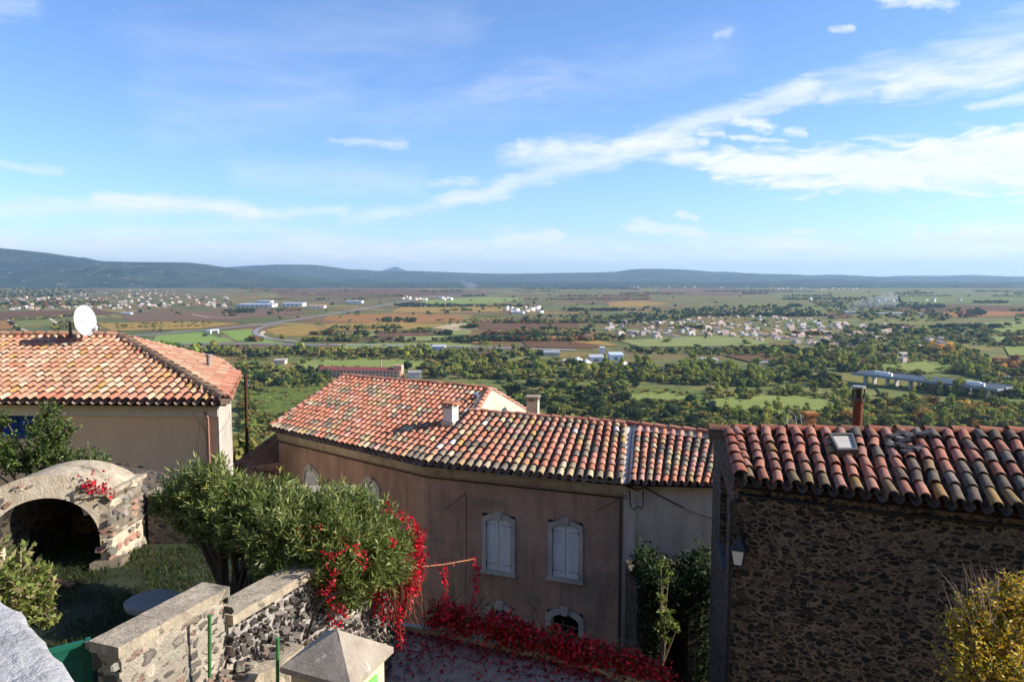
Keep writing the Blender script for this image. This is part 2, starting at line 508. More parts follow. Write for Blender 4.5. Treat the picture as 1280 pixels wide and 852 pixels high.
def make_window(parent, o, d, w, h, rise, fr=.15, sill=True, closed=True, out=.045, keystone=True, kk=-.012):
    """o: lower centre of the opening on the wall face, d: along the wall; shuttered window with a stone surround"""
    nout = Vector((d.y, -d.x, 0)); up = Vector((0, 0, 1))
    P = lambda u, z, k: o + d * u + up * z + nout * k
    inn, ou = arch_pts(w, h, rise), arch_pts(w + 2 * fr, h + fr, rise * 1.1)
    mb = MB()
    for i in range(len(inn) - 1):
        q = [P(*inn[i], out), P(*inn[i + 1], out), P(*ou[i + 1], out), P(*ou[i], out)]
        mb.face(q, (.5, .5, .5))
        mb.face([P(*ou[i], out), P(*ou[i + 1], out), P(*ou[i + 1], -.01), P(*ou[i], -.01)])
        mb.face([P(*inn[i + 1], out), P(*inn[i], out), P(*inn[i], -.10), P(*inn[i + 1], -.10)])
    if keystone:
        k0, k1 = .09, .13
        mb.box8([P(-k0, h - .03, .002), P(k0, h - .03, .002), P(k0, h - .03, out + .035), P(-k0, h - .03, out + .035),
                 P(-k1, h + fr + .07, .002), P(k1, h + fr + .07, .002), P(k1, h + fr + .07, out + .035), P(-k1, h + fr + .07, out + .035)])
    if sill:
        mb.obox(P(-w / 2 - fr - .03, -.12, 0), d * (w + 2 * fr + .06), nout * (out + .04), up * .118)
    win = mb.build('window', M['surround'], parent)
    if closed:
        for sg in (-1, 1):
            mb = MB()
            prof = [p for p in arch_pts(w - .02, h - .015, rise, 12)]
            half = [(u, z) for u, z in prof if u * sg > 0.012]
            if sg > 0: half = [(.008, 0.01), (.008, h - .02)] + half
            else: half = half + [(-.008, h - .02), (-.008, 0.01)]
            k = kk
            mb.face([P(u, z, k) for u, z in half])
            mb.face([P(u, z, k - .04) for u, z in half][::-1])
            for i in range(len(half)):
                a, b = half[i], half[(i + 1) % len(half)]
                mb.face([P(*a, k), P(*a, k - .04), P(*b, k - .04), P(*b, k)])
            nb = 4
            for i in range(1, nb):                      # board joints as thin battens, two ledges
                u = sg * (w / 2) * i / nb
                mb.obox(P(u - .004, .03, k), d * .008, nout * .004, up * (h - rise - .05), (.4, .4, .4))
            for z in (.22, h - rise - .16):
                mb.obox(P(min(sg * .03, sg * (w / 2 - .03)), z, k), d * (w / 2 - .06), nout * .012, up * .07)
            sh = mb.build('shutter', M['shutter'], win)
            for z in (.16, h - rise - .14):
                mb = MB()
                mb.obox(P(sg * (w / 2 + .0) - .02, z, .012), d * .04, nout * .03, up * .10, S(40, 38, 36))
                mb.obox(P(min(sg * .10, sg * (w / 2)), z + .04, k + .012), d * (w / 2 - .1), nout * .008, up * .025, S(170, 172, 178))
                mb.build('hinge', M['metal'], sh)
    else:
        mb = MB()
        mb.face([P(u, z, -.16) for u, z in arch_pts(w + .02, h + .01, rise)], S(24, 22, 22))  # near-black panel stands in for the unlit inside of the doorway
        mb.build('door', M['dark'], win)
    return win


# ================================================================ the brown rendered house in the middle
HE = -5.85
mh = empty('rendered_house', W(560, 700, 24) * 1.0, 'long brown rendered house with orange canal tile roof, white chimney and curved front', 'house')
mh.location.z = CAMZ - 12; OFF[mh.name] = Vector(mh.location)
E0, E1, E1b, E2, E3 = WZ(338, 534, HE), WZ(528, 577, HE), WZ(640, 590, HE), WZ(781, 601, HE), WZ(893, 604, HE)
RL0, RL1 = W(430, 470, 33.2), W(613, 486, 29.4)
RR0, RR1, RR2 = W(588, 514, 26.9), W(786, 530, 24.7), W(905, 543, 23.0)


def clump(u, v, s, sx=9.0, sy=5.0):
    return mnoise.noise(Vector((u * sx + s, v * sy + s * 1.7, s * .3)))


def c_left(u, v):
    k = clump(u, v, 3.1, 7, 9)
    if v < .10 and random.random() < .5: return jit(random.choice(GREY + BUFF), .15)
    if k > .20 and random.random() < .75: return jit(random.choice(BUFF[:3] + GREY + GREY[:2]), .15)
    if random.random() < .12: return jit(random.choice(BUFF + PINK + GREY), .12)
    return jit(random.choice(ORANGE), .14)


def c_right(u, v):
    p = .36 + .5 * clump(u, v, 8.4, 12, 3)
    if v < .08: return jit(random.choice(BUFF + GREY), .15)
    if random.random() < p: return jit(random.choice(BUFF[:3] + GREY + GREY + PINK[:1] + OCHRE[:1]), .15)
    if random.random() < .03: return S(230, 222, 214)
    return jit(random.choice(ORANGE + ORANGE + PINK[:1]), .14)


def c_annex(u, v):
    if random.random() < .40 + .3 * u: return jit(random.choice(BUFF[:3] + GREY + PINK), .15)
    return jit(random.choice(ORANGE + PINK[:1]), .14)


roof_l = tile_roof('roof', M['tile'], [E0, E1], [RL0, RL1], 31, 15, c_left, mh)
roof_l['label'] = 'higher orange tiled slope with scattered lichened grey tiles'
roof_r = tile_roof('roof', M['tile'], [E1, E1b, E2], [RR0, lerp(RR0, RR1, .45), RR1], 22, 10, c_right, mh)
roof_r['label'] = 'lower slope with mixed orange, buff and grey tile rows'
ridge_row('ridge_tile_row', M['tile'], [RL0, RL1], .13, .42, lambda: jit(random.choice(ORANGE[:2] + [S(176, 96, 76)]), .1), roof_l, S(168, 120, 104))
ridge_row('ridge_tile_row', M['tile'], [RR0, RR1 + (RR1 - RR0) * 0.0], .13, .42, lambda: jit(random.choice(ORANGE[:2] + [S(176, 96, 76)]), .1), roof_r, S(190, 168, 150))
ridge_row('verge_tile_row', M['tile'], [E0 + Vector((0, 0, .05)), RL0], .11, .4, lambda: jit(random.choice(ORANGE + PINK), .1), roof_l, S(196, 150, 128))

# gable wall that rises above the lower slope, with its tiled verge
ap, gf, gb = RL1 + Vector((.02, 0, 0)), W(596, 516, 26.7), Vector((.62, 31.6, CAMZ - 5.65))
mb = MB()
g0 = [ap, gf, Vector((gf.x, gf.y, CAMZ - 7)), Vector((gb.x, gb.y, CAMZ - 7)), gb]
off = Vector((-.3, -.12, 0))
mb.face(g0); mb.face([p + off for p in g0][::-1])
for i in range(5):
    a, b = g0[i], g0[(i + 1) % 5]
    mb.face([a, a + off, b + off, b])
mb.build('gable_wall', M['gable'], mh)
ridge_row('verge_tile_row', M['tile'], [gf + Vector((-.06, 0, .02)), ap + Vector((-.06, 0, .03))], .10, .36, lambda: jit(random.choice(PINK + ORANGE), .1), roof_l, S(206, 176, 156))
ridge_row('verge_tile_row', M['tile'], [gb + Vector((-.06, 0, .02)), ap + Vector((-.06, 0, .03))], .10, .36, lambda: jit(random.choice(PINK + ORANGE), .1), roof_l, S(206, 176, 156))
# back slope of the higher roof (seen only from the side)
mb = MB()
BL = Vector((RL0.x + 1.3, RL0.y + 2.6, CAMZ - 5.65))
mb.face([RL0, RL1, gb, BL], S(180, 100, 74)); mb.build('back_slope', M['tile'], roof_l)
mb = MB()
bb = Vector((2.2, 28.6, CAMZ - 5.7)); bb2 = RR1 + Vector((1.0, 3.2, -1.0))
mb.face([RR0, RR1, bb2, bb], S(180, 100, 74)); mb.build('back_slope', M['tile'], roof_r)

# front wall: follows the eave 0.3 m behind it, curved at the left
eave = [E0, lerp(E0, E1, .35), lerp(E0, E1, .7), E1 + Vector((-.02, .08, 0)), E1b, E2]
def inset(pts, k):
    out = []
    for i, p in enumerate(pts):
        d = (pts[min(i + 1, len(pts) - 1)] - pts[max(i - 1, 0)]); d.z = 0; d.normalize()
        out.append(p + Vector((-d.y, d.x, 0)) * k)
    return out
fac = inset(eave, .34)
ZB, ZT = CAMZ - 12.05, CAMZ + HE - .02
segA, segB = fac[4], fac[5]        # straight part with the shuttered windows (px 640..781); left window stands on fac[3]..fac[4]
dA = (segB - fac[3]); dA.z = 0; dA.normalize()
fac[4] = fac[3] + dA * ((segA - fac[3]).dot(dA)); fac[4].z = segA.z
segA = fac[3]
fac2 = [fac[0], fac[1], fac[2], fac[3], fac[5]]
wins = []
for (xa, yt, xb, yb) in ((603.5, 642, 643.5, 713), (685.5, 650, 728, 722)):
    a, b = WP(xa, yb, segA, segB), WP(xb, yb, segA, segB); t = WP((xa + xb) / 2, yt, segA, segB)
    wins.append(((a + b) / 2, (b - a).length, t.z - (a.z + b.z) / 2))
doors = []
for (xa, yt, xb, yb) in ((608, 756, 643, 812), (684, 763, 728, 826)):
    a, b = WP(xa, yb, segA, segB), WP(xb, yb, segA, segB); t = WP((xa + xb) / 2, yt, segA, segB)
    doors.append(((a + b) / 2, (b - a).length, t.z - (a.z + b.z) / 2))
ops = []
seg0 = Vector((segA.x, segA.y, 0))
for (c, w, h) in wins + doors:
    u = (c - seg0).dot(dA)
    dw = .14
    ops.append((3, u - w / 2 + .0, u + w / 2 - .0, c.z, c.z + h - .02))
mb = MB()
lw = RL0 + Vector((.35, -.1, 0))
wall_pts = [(lw.x, lw.y), *[(p.x, p.y) for p in fac2], (fac2[-1].x + .1, fac2[-1].y + 3.2)]
wall_strip(mb, wall_pts, ZB, ZT, openings=[(o[0] + 1, *o[1:]) for o in ops], depth=.3)
mb.build('wall', M['facade'], mh)
for (px, py, rw, rh_, sd_q) in ((744, 752, .42, .75, 1), (762, 735, .25, .5, 2), (662, 748, .3, .22, 3), (560, 705, .35, .25, 4), (610, 628, .5, .16, 5)):
    c = WP(px, py, segA, segB); nq = Vector((dA.y, -dA.x, 0)); ring = []
    for k in range(26):
        a = 2 * math.pi * k / 26; f = 1 + .55 * mnoise.noise(Vector((math.cos(a) * 1.6, math.sin(a) * 1.6, sd_q * 3.1)))
        ring.append(c + dA * (math.cos(a) * rw * f) + Vector((0, 0, math.sin(a) * rh_ * f)) + nq * .007)
    mb = MB(); mb.face(ring); mb.grid([ring, [p - nq * .012 for p in ring]], closed=True, smooth=False)
    mb.build('render_patch', M['patch'], mh)
for (c, w, h) in wins: make_window(mh, c, dA, w - .26, h - .13, .14, .14)
for (c, w, h) in doors: make_window(mh, c, dA, w - .26, h - .1, .2, .16, sill=False, closed=False)
# two arch-headed windows on the curved end, half hidden by the oleander
for (px, py, i) in ((390, 616, 1), (464, 634, 2)):
    A, B = fac2[i - 1 if i == 1 else i - 1], fac2[i]
    A, B = fac2[i - 1], fac2[i]
    if px == 464: A, B = fac2[2], fac2[3]
    if px == 390: A, B = fac2[0], fac2[1]
    d = (B - A); d.z = 0; d.normalize()
    c = WP(px, py, A, B)
    make_window(mh, c - Vector((0, 0, .6)), d, .72, 1.5, .22, .14, kk=.03, out=.07)
# cornice band below the eave, coved
mb = MB()
rows = []
for (k, dz) in ((.02, -.03), (.06, -.10), (.18, -.22), (.27, -.36), (.30, -.52), (.335, -.53)):
    rows.append([p + Vector((0, 0, dz)) for p in inset([eave[0], eave[1], eave[2], eave[3], eave[5]], k)])
mb.grid(rows, (.5, .5, .5), 0, True)
mb.build('cornice', M['facade_cream'], mh)
# bed under the tiles
mb = MB()
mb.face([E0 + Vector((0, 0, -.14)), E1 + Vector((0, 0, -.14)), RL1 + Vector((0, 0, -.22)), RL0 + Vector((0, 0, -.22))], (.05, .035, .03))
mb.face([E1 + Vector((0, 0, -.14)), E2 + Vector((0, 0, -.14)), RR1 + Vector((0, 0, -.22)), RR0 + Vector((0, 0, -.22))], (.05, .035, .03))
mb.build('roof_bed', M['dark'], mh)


def make_chimney(parent, px0, px1, pyt, pyb, Y, ang, colr, dep, capcol, name='chimney', flash=True):
    a, b = W(px0, pyb, Y), W(px1, pyb, Y); top = W(px0, pyt, Y).z
    w = (b - a).length
    c = (a + b) / 2
    u = Vector((math.cos(ang), math.sin(ang), 0)); v = Vector((-u.y, u.x, 0))
    mb = MB(); z0 = a.z - .3
    h = top - z0
    o = Vector((c.x, c.y, z0)) - u * (w / 2)
    mb.obox(o, u * w, v * dep, Vector((0, 0, h - .14)), colr)
    ch = mb.build(name, M['tint'], parent)
    mb = MB()
    for q in ((0, 0), (1, 0), (0, 1), (1, 1)):
        mb.obox(o + u * (q[0] * (w - .1)) + v * (q[1] * (dep - .1)) + Vector((0, 0, h - .14)), u * .1, v * .1, Vector((0, 0, .12)), tuple(x * .8 for x in colr))
    mb.obox(o - u * .05 - v * .05 + Vector((0, 0, h - .02)), u * (w + .1), v * (dep + .1), Vector((0, 0, .06)), capcol)
    mb.obox(o - u * .02 - v * .02 + Vector((0, 0, h - .15)), u * (w + .04), v * (dep + .04), Vector((0, 0, .02)), colr)
    mb.build('cap', M['tile'], ch)
    if flash:
        mb = MB()
        mb.obox(o - u * .05 - v * .05 + Vector((0, 0, .15)), u * (w + .1), v * (dep + .1), Vector((0, 0, .34)), S(150, 156, 170))
        mb.build('flashing', M['zinc'], ch)
    return ch


_n = (E1b - E1).cross(RR1 - E1)
_r = ray(560, 533); _p = CAM + _r * ((E1 - CAM).dot(_n) / _r.dot(_n))
make_chimney(mh, 553, 566, 505, 533, _p.y + .1, math.radians(-22), S(226, 220, 210), .48, S(196, 122, 84))
make_chimney(mh, 658, 672, 497, 520, 29.0, math.radians(-10), S(206, 190, 164), .5, S(178, 160, 136), flash=False)
# small dormer-like vent tile near the top right of the higher slope
mb = MB(); p = W(595, 498, 28.4); mb.tube([p, p + Vector((0, -.1, .22))], .1, 8, S(120, 130, 150)); mb.build('roof_vent', M['metal'], mh)
# cable along the front under the cornice
def cable(name, pts, r, label, col=S(26, 24, 24), cat='cable', group=None):
    mb = MB(); mb.tube(pts, r, 5, col)
    return tag(mb.build(name, M['metal']), label, cat, group)
cp = [p + Vector((0, 0, -.58)) for p in inset([eave[0], eave[1], eave[2], eave[3], eave[5]], .29)]
cable('cable', cp, .022, 'black cable running along the brown front under the cornice band')

# ================================================================ the narrow white house between
ah = empty('rendered_house', Vector((4.4, 22, CAMZ - 12)), 'narrow white rendered house with short tile slope, between brown house and stone house', 'house')
E3x = lerp(E2, E3, 1.04)
RR2x = lerp(RR1, RR2, 1.04)
roof_a = tile_roof('roof', M['tile'], [lerp(E2, E3, .05), E3x], [lerp(RR1, RR2, .05) - Vector((0, .35, .06)), RR2x - Vector((0, .35, .06))], 11, 10, c_annex, ah)
ridge_row('ridge_tile_row', M['tile'], [RR1, RR2x], .13, .42, lambda: jit(random.choice(ORANGE[:2] + [S(176, 96, 76)]), .1), roof_a, S(176, 170, 160))
mb = MB()
fl = [lerp(RR1, RR2, 0) - Vector((0, .38, .10)), RR2x - Vector((0, .38, .10)), RR2x - Vector((0, .05, -.02)), RR1 - Vector((0, .05, -.02))]
mb.face(fl, S(168, 162, 154)); mb.build('flashing', M['tint'], roof_a)
mb = MB()
a, b = E2 + Vector((.0, -.06, -.02)), RR1 + Vector((.02, -.2, .0))
sd = Vector((.16, -.02, 0))
mb.grid([[a - sd + Vector((0, 0, .06)), b - sd + Vector((0, 0, .06))], [a - sd * .6 - Vector((0, 0, .03)), b - sd * .6 - Vector((0, 0, .03))], [a + sd * .6 - Vector((0, 0, .03)), b + sd * .6 - Vector((0, 0, .03))], [a + sd + Vector((0, 0, .06)), b + sd + Vector((0, 0, .06))]], S(180, 178, 180))
mb.build('valley_gutter', M['zinc'], ah)
fw = inset([E2, E3x], .34)
mb = MB()
wall_strip(mb, [(fw[0].x, fw[0].y), (fw[1].x + .4, fw[1].y - .05), (fw[1].x + .4, fw[1].y + 3)], ZB, ZT)
mb.build('wall', M['white_render'], ah)
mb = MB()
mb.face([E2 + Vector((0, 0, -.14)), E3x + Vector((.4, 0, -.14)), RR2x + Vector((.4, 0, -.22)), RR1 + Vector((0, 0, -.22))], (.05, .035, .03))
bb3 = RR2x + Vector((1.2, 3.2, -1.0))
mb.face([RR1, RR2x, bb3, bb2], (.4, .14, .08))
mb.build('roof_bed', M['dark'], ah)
mb = MB()                                                  # quoin strip and downpipe at the joint
q = fw[0]
mb.obox(Vector((q.x - .02, q.y - .06, ZB)), Vector((.34, -.02, 0)), Vector((0, .05, 0)), Vector((0, 0, ZT - ZB - .25)))
mb.build('quoin_strip', M['surround'], ah)
mb = MB()
mb.tube([(q.x - .1, q.y - .08, ZB), (q.x - .1, q.y - .08, ZT - .55)], .045, 8, S(70, 60, 56)); mb.build('downpipe', M['metal'], ah)
# wires on the white wall
A_, B_ = fw[0] - Vector((0, .1, 0)), fw[1] - Vector((0, .1, 0))
wp = lambda x, y: WP(x, y, A_, B_)
cable('cable', [wp(784, 607), wp(795, 612), wp(806, 609), wp(830, 622), wp(862, 638), wp(892, 648)], .02, 'black cable sagging across the white wall towards the stone house')
cable('cable', [wp(787, 612), wp(788, 632), wp(793, 637), wp(797, 632), wp(802, 636), wp(804, 632), wp(804, 612)], .018, 'looped black cable hanging at the corner of the white wall')
A_, B_ = segA - Vector((0, .12, 0)), segB - Vector((0, .12, 0))
wq = lambda x, y: WP(x, y, A_, B_)
cable('cable', [wq(556, 637), wq(570, 626), wq(582, 616)], .012, 'short slanting wire on the brown wall beside the shuttered window')
cable('cable', [wq(581, 615), wq(583, 622), wq(583, 680), wq(582, 738)], .012, 'thin wire dropping straight down the brown wall')
cable('cable', [wq(783, 618), wq(765, 628), wq(745, 638)], .012, 'short slanting wire at the joint of brown and white walls')

# ================================================================ lean-to wing at the far side of the brown house
wg = empty('tiled_outbuilding', W(325, 590, 31) , 'low outbuilding with small pinkish tile roof beside the brown house', 'outbuilding')
e0, e1, r0, r1 = W(291, 580, 28.2), W(350, 592, 29.0), W(346, 541, 30.8), W(400, 552, 31.4)
tile_roof('roof', M['tile'], [e0, e1], [r0, r1], 15, 12, lambda u, v: jit(random.choice([S(206, 150, 120), S(196, 138, 112), S(214, 164, 134)]), .1), wg)
mb = MB()
wall_strip(mb, [(r0.x + .2, r0.y), (e0.x + .3, e0.y + .1), (e1.x, e1.y + .2)], CAMZ - 12, e0.z - .15)
mb.build('wall', M['facade'], wg)

# ================================================================ the beige house with the hipped roof
lh = empty('rendered_house', Vector((-13, 24, CAMZ - 10)), 'beige rendered house with pale peach hipped tile roof and blue shutter', 'house')
LE = -3.56
B0, B1 = WZ(-420, 497, LE), WZ(282, 501, LE)
RA = W(150, 420, 26.9); RA0 = Vector((B0.x - 4, RA.y + .3, RA.z + .06))
LC = W(298, 469, 27.1); LD = W(272, 449, 29.3)


def c_lh(u, v):
    k = clump(u, v, 5.5, 9, 5)
    if random.random() < .05: return jit(random.choice(OCHRE), .1)
    if random.random() < .05: return jit(random.choice(ORANGE), .1)
    if v < .07 and random.random() < .6: return jit(random.choice(ORANGE), .12)
    if k > .28 and random.random() < .4: return jit(random.choice(GREY[2:3] + PEACH + [S(170, 136, 104)]), .12)
    return jit(random.choice(PEACH), .13)


# front slope: columns run straight up from the eave, cut at the hip
eA, eB = B0, B1
ev = (eB - eA); evn = ev.normalized(); per = Vector((-evn.y, evn.x, 0))
dist = (RA - eA).dot(per)
upv = per * dist + Vector((0, 0, RA.z - eA.z))
hipdir = (RA - B1)


def in_front(p):
    t = max(0, min(1, (p - eA).dot(per) / dist))
    edge = (B1 - eA).dot(evn) + t * (hipdir.dot(evn))
    return (p - eA).dot(evn) < edge - .02


ncl = int(ev.length / .265)
roof_f = tile_roof('roof', M['tile'], [eA, eB], [eA + upv, eB + upv], ncl, 14, c_lh, lh, in_front)
roof_f['label'] = 'front slope of pale peach tiles with a few ochre lichened ones'
# end slope: columns run up from the end eave, cut at the hip and the far edge
sA, sB = B1, LC
sv = sB - sA; svl = Vector((sv.x, sv.y, 0)).length; svn = Vector((sv.x, sv.y, 0)).normalized(); sper = Vector((-svn.y, svn.x, 0))
sd_ = (RA - sA).dot(sper); sup = sper * sd_ + Vector((0, 0, RA.z - sA.z))
poly2 = [(0, 0), (svl, 0), ((LD - sA).dot(svn), (LD - sA).dot(sper)), ((RA - sA).dot(svn), sd_)]


def inpoly(x, y, P):
    c = False
    for i in range(len(P)):
        (x0, y0), (x1, y1) = P[i], P[(i + 1) % len(P)]
        if (y0 > y) != (y1 > y) and x < (x1 - x0) * (y - y0) / (y1 - y0) + x0: c = not c
    return c


sE0, sE1 = sA - svn * .5, sA + svn * (svl + 4.0)
c_end = lambda u, v: jit(random.choice(PEACH + [S(216, 160, 128), S(206, 140, 108)] if v > .06 else ORANGE), .1)
roof_e = tile_roof('roof', M['tile'], [sE0, sE1], [sE0 + sup, sE1 + sup], int((svl + 4.5) / .265), 12, c_end, lh,
                   lambda p: inpoly((p - sA).dot(svn), (p - sA).dot(sper), poly2))
roof_e['label'] = 'hipped end slope seen nearly edge-on, paler tiles'
cr = lambda: jit(random.choice([S(176, 140, 110), S(150, 122, 98), S(196, 156, 122)]), .12)
ridge_row('hip_tile_row', M['tile'], [B1 + Vector((0, 0, .06)), RA + Vector((0, 0, .04))], .15, .42, cr, roof_f, S(120, 98, 80))
ridge_row('ridge_tile_row', M['tile'], [RA0, RA + Vector((0, 0, .04))], .14, .42, lambda: jit(random.choice([S(206, 150, 118), S(196, 160, 130), S(190, 130, 100)]), .1), roof_f, S(170, 140, 116))
ridge_row('verge_tile_row', M['tile'], [RA, LD, LC], .11, .42, lambda: jit(random.choice(PEACH), .1), roof_e, S(206, 170, 140))
ridge_row('verge_tile_row', M['tile'], [sA + svn * .1 + Vector((.05, 0, -.02)), LC], .13, .40, lambda: jit(random.choice(ORANGE[:3]), .1), roof_e)
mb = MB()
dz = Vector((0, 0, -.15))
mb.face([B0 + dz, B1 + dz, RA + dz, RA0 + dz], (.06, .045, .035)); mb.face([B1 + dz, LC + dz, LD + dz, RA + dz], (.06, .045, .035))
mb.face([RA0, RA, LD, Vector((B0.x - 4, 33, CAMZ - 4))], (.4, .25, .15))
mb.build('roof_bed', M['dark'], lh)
# vent pipe on the end slope
mb = MB(); p = W(261, 452, 26.4); mb.tube([p - Vector((0, 0, .3)), p + Vector((0, 0, .2))], .08, 10, S(150, 136, 124)); mb.tube([p + Vector((0, 0, .2)), p + Vector((0, 0, .26))], .11, 10, S(150, 140, 132))
mb.build('vent_pipe', M['metal'], roof_e)
# walls
wf = [B0 + per * .36, B1 + per * .36 - evn * .38]
wside = wf[1] + svn * 5.0
zt = CAMZ + LE - .18
wl = lambda x, y: WP(x, y, wf[0], wf[1])
o0, o1 = wl(-40, 548), wl(41, 508)
u0, u1 = (o0 - wf[0]).dot(evn), (o1 - wf[0]).dot(evn)
mb = MB()
wall_strip(mb, [(wf[0].x, wf[0].y), (wf[1].x, wf[1].y), (wside.x, wside.y)], CAMZ - 11, zt, openings=[(0, u0, u1, o0.z, o1.z)], depth=.25)
mb.build('wall', M['left_render'], lh)
nf = -per
mb = MB()
mb.obox(wf[0] + nf * .05 + Vector((0, 0, zt - wf[0].z - .34)), evn * (wf[1] - wf[0]).length, per * .05, Vector((0, 0, .34)))
mb.build('eave_band', M['left_band'], lh)
mb = MB()                                                    # rows of under-eave tiles
for row, (k, zz) in enumerate(((.24, -.10), (.12, -.17))):
    n = int(ev.length / .2)
    for i in range(n):
        c = eA + evn * ((i + .5) * ev.length / n) + per * k + Vector((0, 0, zz))
        if in_front(c):
            cover_tile(mb, c, c + per * .25, evn, evn, Vector((0, 0, 1)), .09, .08, jit(random.choice([S(150, 104, 80), S(130, 96, 76)]), .15))
mb.build('eave_tile_row', M['tile'], lh)
mb = MB(); P = lambda u, z, k: wf[0] + evn * u + per * k + Vector((0, 0, z - wf[0].z))
mb.obox(P(u0 + .03, o0.z + .02, .05), evn * ((u1 - u0) * .44), per * .04, Vector((0, 0, o1.z - o0.z - .04)))
wn = mb.build('window', M['blue'], lh)
for k in range(2):
    mb = MB()
    ua = u0 + (u1 - u0) * (.50 + .25 * k); ub = ua + (u1 - u0) * .24
    mb.obox(P(ua, o0.z + .03, .06), evn * (ub - ua), per * .04, Vector((0, 0, o1.z - o0.z - .06)))
    for j in range(9):
        z = o0.z + .12 + j * (o1.z - o0.z - .22) / 9
        mb.obox(P(ua + .05, z, .05), evn * (ub - ua - .1), per * .015, Vector((0, 0, .06)))
    mb.build('shutter', M['blue'], wn)
mb = MB()
q = wf[1] - evn * .28 + nf * .06
mb.tube([q + Vector((0, 0, -5)), q + Vector((0, 0, -.55)), q + Vector((-.1, 0, -.35))], .035, 6, S(150, 110, 92)); mb.build('drainpipe', M['metal'], lh)
mb = MB()                                                  # pale side face of the corner
mb.obox(wf[1] + Vector((.015, -.02, CAMZ - 11 - wf[1].z)), svn * 5.0, Vector((-.012, 0, 0)), Vector((0, 0, zt - CAMZ + 11)))
mb.build('side_render', M['white_render'], lh)
# twigs of a dead creeper at the corner of that house
mb = MB()
for k in range(8):
    p = wl(random.uniform(258, 270), 600) - per * .05; pts = [p]
    for j in range(9):
        p = p + evn * random.gauss(0, .07) + Vector((0, 0, random.uniform(.12, .32)))
        if p.z > zt: break
        pts.append(p)
    if len(pts) > 1: mb.tube(pts, .005, 4, S(150, 112, 94))
tag(mb.build('creeper', M['bark']), 'leafless creeper stems climbing the beige wall at its corner', 'creeper', kind='thing')

# satellite dish on that roof
sd0 = W(88, 416, 26.6)
sdo = empty('satellite_dish', sd0, 'white satellite dish on a pole at the ridge of the peach tiled roof', 'satellite dish')
mb = MB(); mb.tube([sd0 - Vector((0, 0, .3)), sd0 + Vector((0, 0, .42))], .05, 8, S(86, 78, 72)); mb.tube([sd0 + Vector((-.1, .1, -.1)), sd0 + Vector((0, 0, .2)), sd0 + Vector((.12, -.1, -.12))], .03, 6, S(86, 78, 72)); mb.build('pole', M['metal'], sdo)
dc = W(106.5, 400.5, 26.2)
dn = Vector((.95, -.26, .12)).normalized()
du_ = dn.cross(Vector((0, 0, 1))).normalized(); dv = du_.cross(dn)
mb = MB(); rows = []
for k in range(7):
    r = k / 6
    rows.append([dc + (du_ * math.cos(t) * .47 + dv * math.sin(t) * .52) * max(r, .001) + dn * (.13 * (r * r - 1)) for t in [2 * math.pi * i / 28 for i in range(28)]])
mb.grid(rows, S(236, 236, 238), 0, True, True)
mb.grid([[p - dn * .015 for p in r] for r in rows][::-1], S(200, 200, 202), 0, True, True)
mb.tube(rows[-1] + rows[-1][:1], .012, 5, S(225, 225, 228))
mb.build('dish', M['metal'], sdo)
mb = MB(); f0 = W(120, 412, 25.75)
mb.tube([dc - dv * .5, f0], .02, 6, S(150, 150, 152)); mb.build('arm', M['metal'], sdo)
mb = MB(); mb.tube([f0 - dn * .02, f0 - dn * .14], [.05, .07], 8, S(225, 225, 225)); mb.tube([f0 - Vector((0, 0, .0)), f0 + Vector((0, 0, .14))], .05, 8, S(228, 228, 228)); mb.build('receiver', M['metal'], sdo)
mb = MB(); mb.tube([sd0 + Vector((0, 0, .30)), dc - dn * .12], .03, 6, S(90, 84, 80)); mb.build('bracket', M['metal'], sdo)

# rusty pole beyond the two houses
mb = MB(); b = W(309, 590, 33); t = W(307, 467, 33); mb.tube([b - Vector((0, 0, 2)), t], .075, 8, S(86, 52, 40))
tag(mb.build('pole', M['rust']), 'tall rusty pole standing between beige house and brown house', 'pole')

# ================================================================ the dark stone house
SEH = -3.47
sh = empty('stone_house', Vector((7, 14, CAMZ - 9)), 'dark basalt stone house with old lichened tile roof', 'stone house')
SA, SB = WZ(928, 599, SEH), WZ(1405, 650, SEH)
SR0, SR1 = W(911, 539, 14.75), W(1330, 541, 14.2)


def c_stone(u, v):
    k = clump(u, v, 2.2, 8, 3)
    RED = [S(194, 124, 98), S(184, 112, 88), S(200, 134, 108), S(176, 112, 92), S(196, 136, 116)]
    if v < .14 and random.random() < .5: return jit(random.choice([S(176, 136, 70), S(150, 116, 66), S(130, 106, 72)]), .15)
    pr = max(0, min(.8, (u - .22) * 1.1)) * (1.1 if v < .6 else .55) + .08 + k * .45
    if random.random() < pr: return jit(random.choice([S(116, 104, 90), S(100, 92, 82), S(132, 120, 104), S(140, 130, 114), S(126, 100, 80), S(112, 92, 76)]), .2)
    if random.random() < .04: return jit(random.choice([S(166, 124, 76)]), .1)
    return jit(random.choice(RED), .16)


roof_s = tile_roof('roof', M['tile_old'], [SA, SB], [SR0, SR1], 22, 6, c_stone, sh, rj=.02, chan=(.15, .09, .07), gap=.37, drop=.12)
ridge_row('ridge_tile_row', M['tile_old'], [SR0 - Vector((.34, -.25, .02)), SR1], .12, .48, lambda: jit(random.choice([S(186, 104, 76), S(176, 92, 68), S(150, 96, 76), S(190, 116, 88)]), .1), roof_s, S(120, 106, 92))
ridge_row('verge_tile_row', M['tile_old'], [SA + Vector((-.02, 0, .05)), SR0 + Vector((0, 0, .0))], .12, .4, lambda: jit(random.choice([S(176, 96, 74), S(186, 112, 90)]), .1), roof_s)
sdir = (SB - SA); sdir.z = 0; sdir.normalize(); sin_ = Vector((-sdir.y, sdir.x, 0))
C0 = Vector((SA.x, SA.y, 0)) + sin_ * .2 - sdir * .16
C1 = Vector((SB.x, SB.y, 0)) + sin_ * .2 + sdir * .3
CL = Vector((4.74, 17.6, 0))
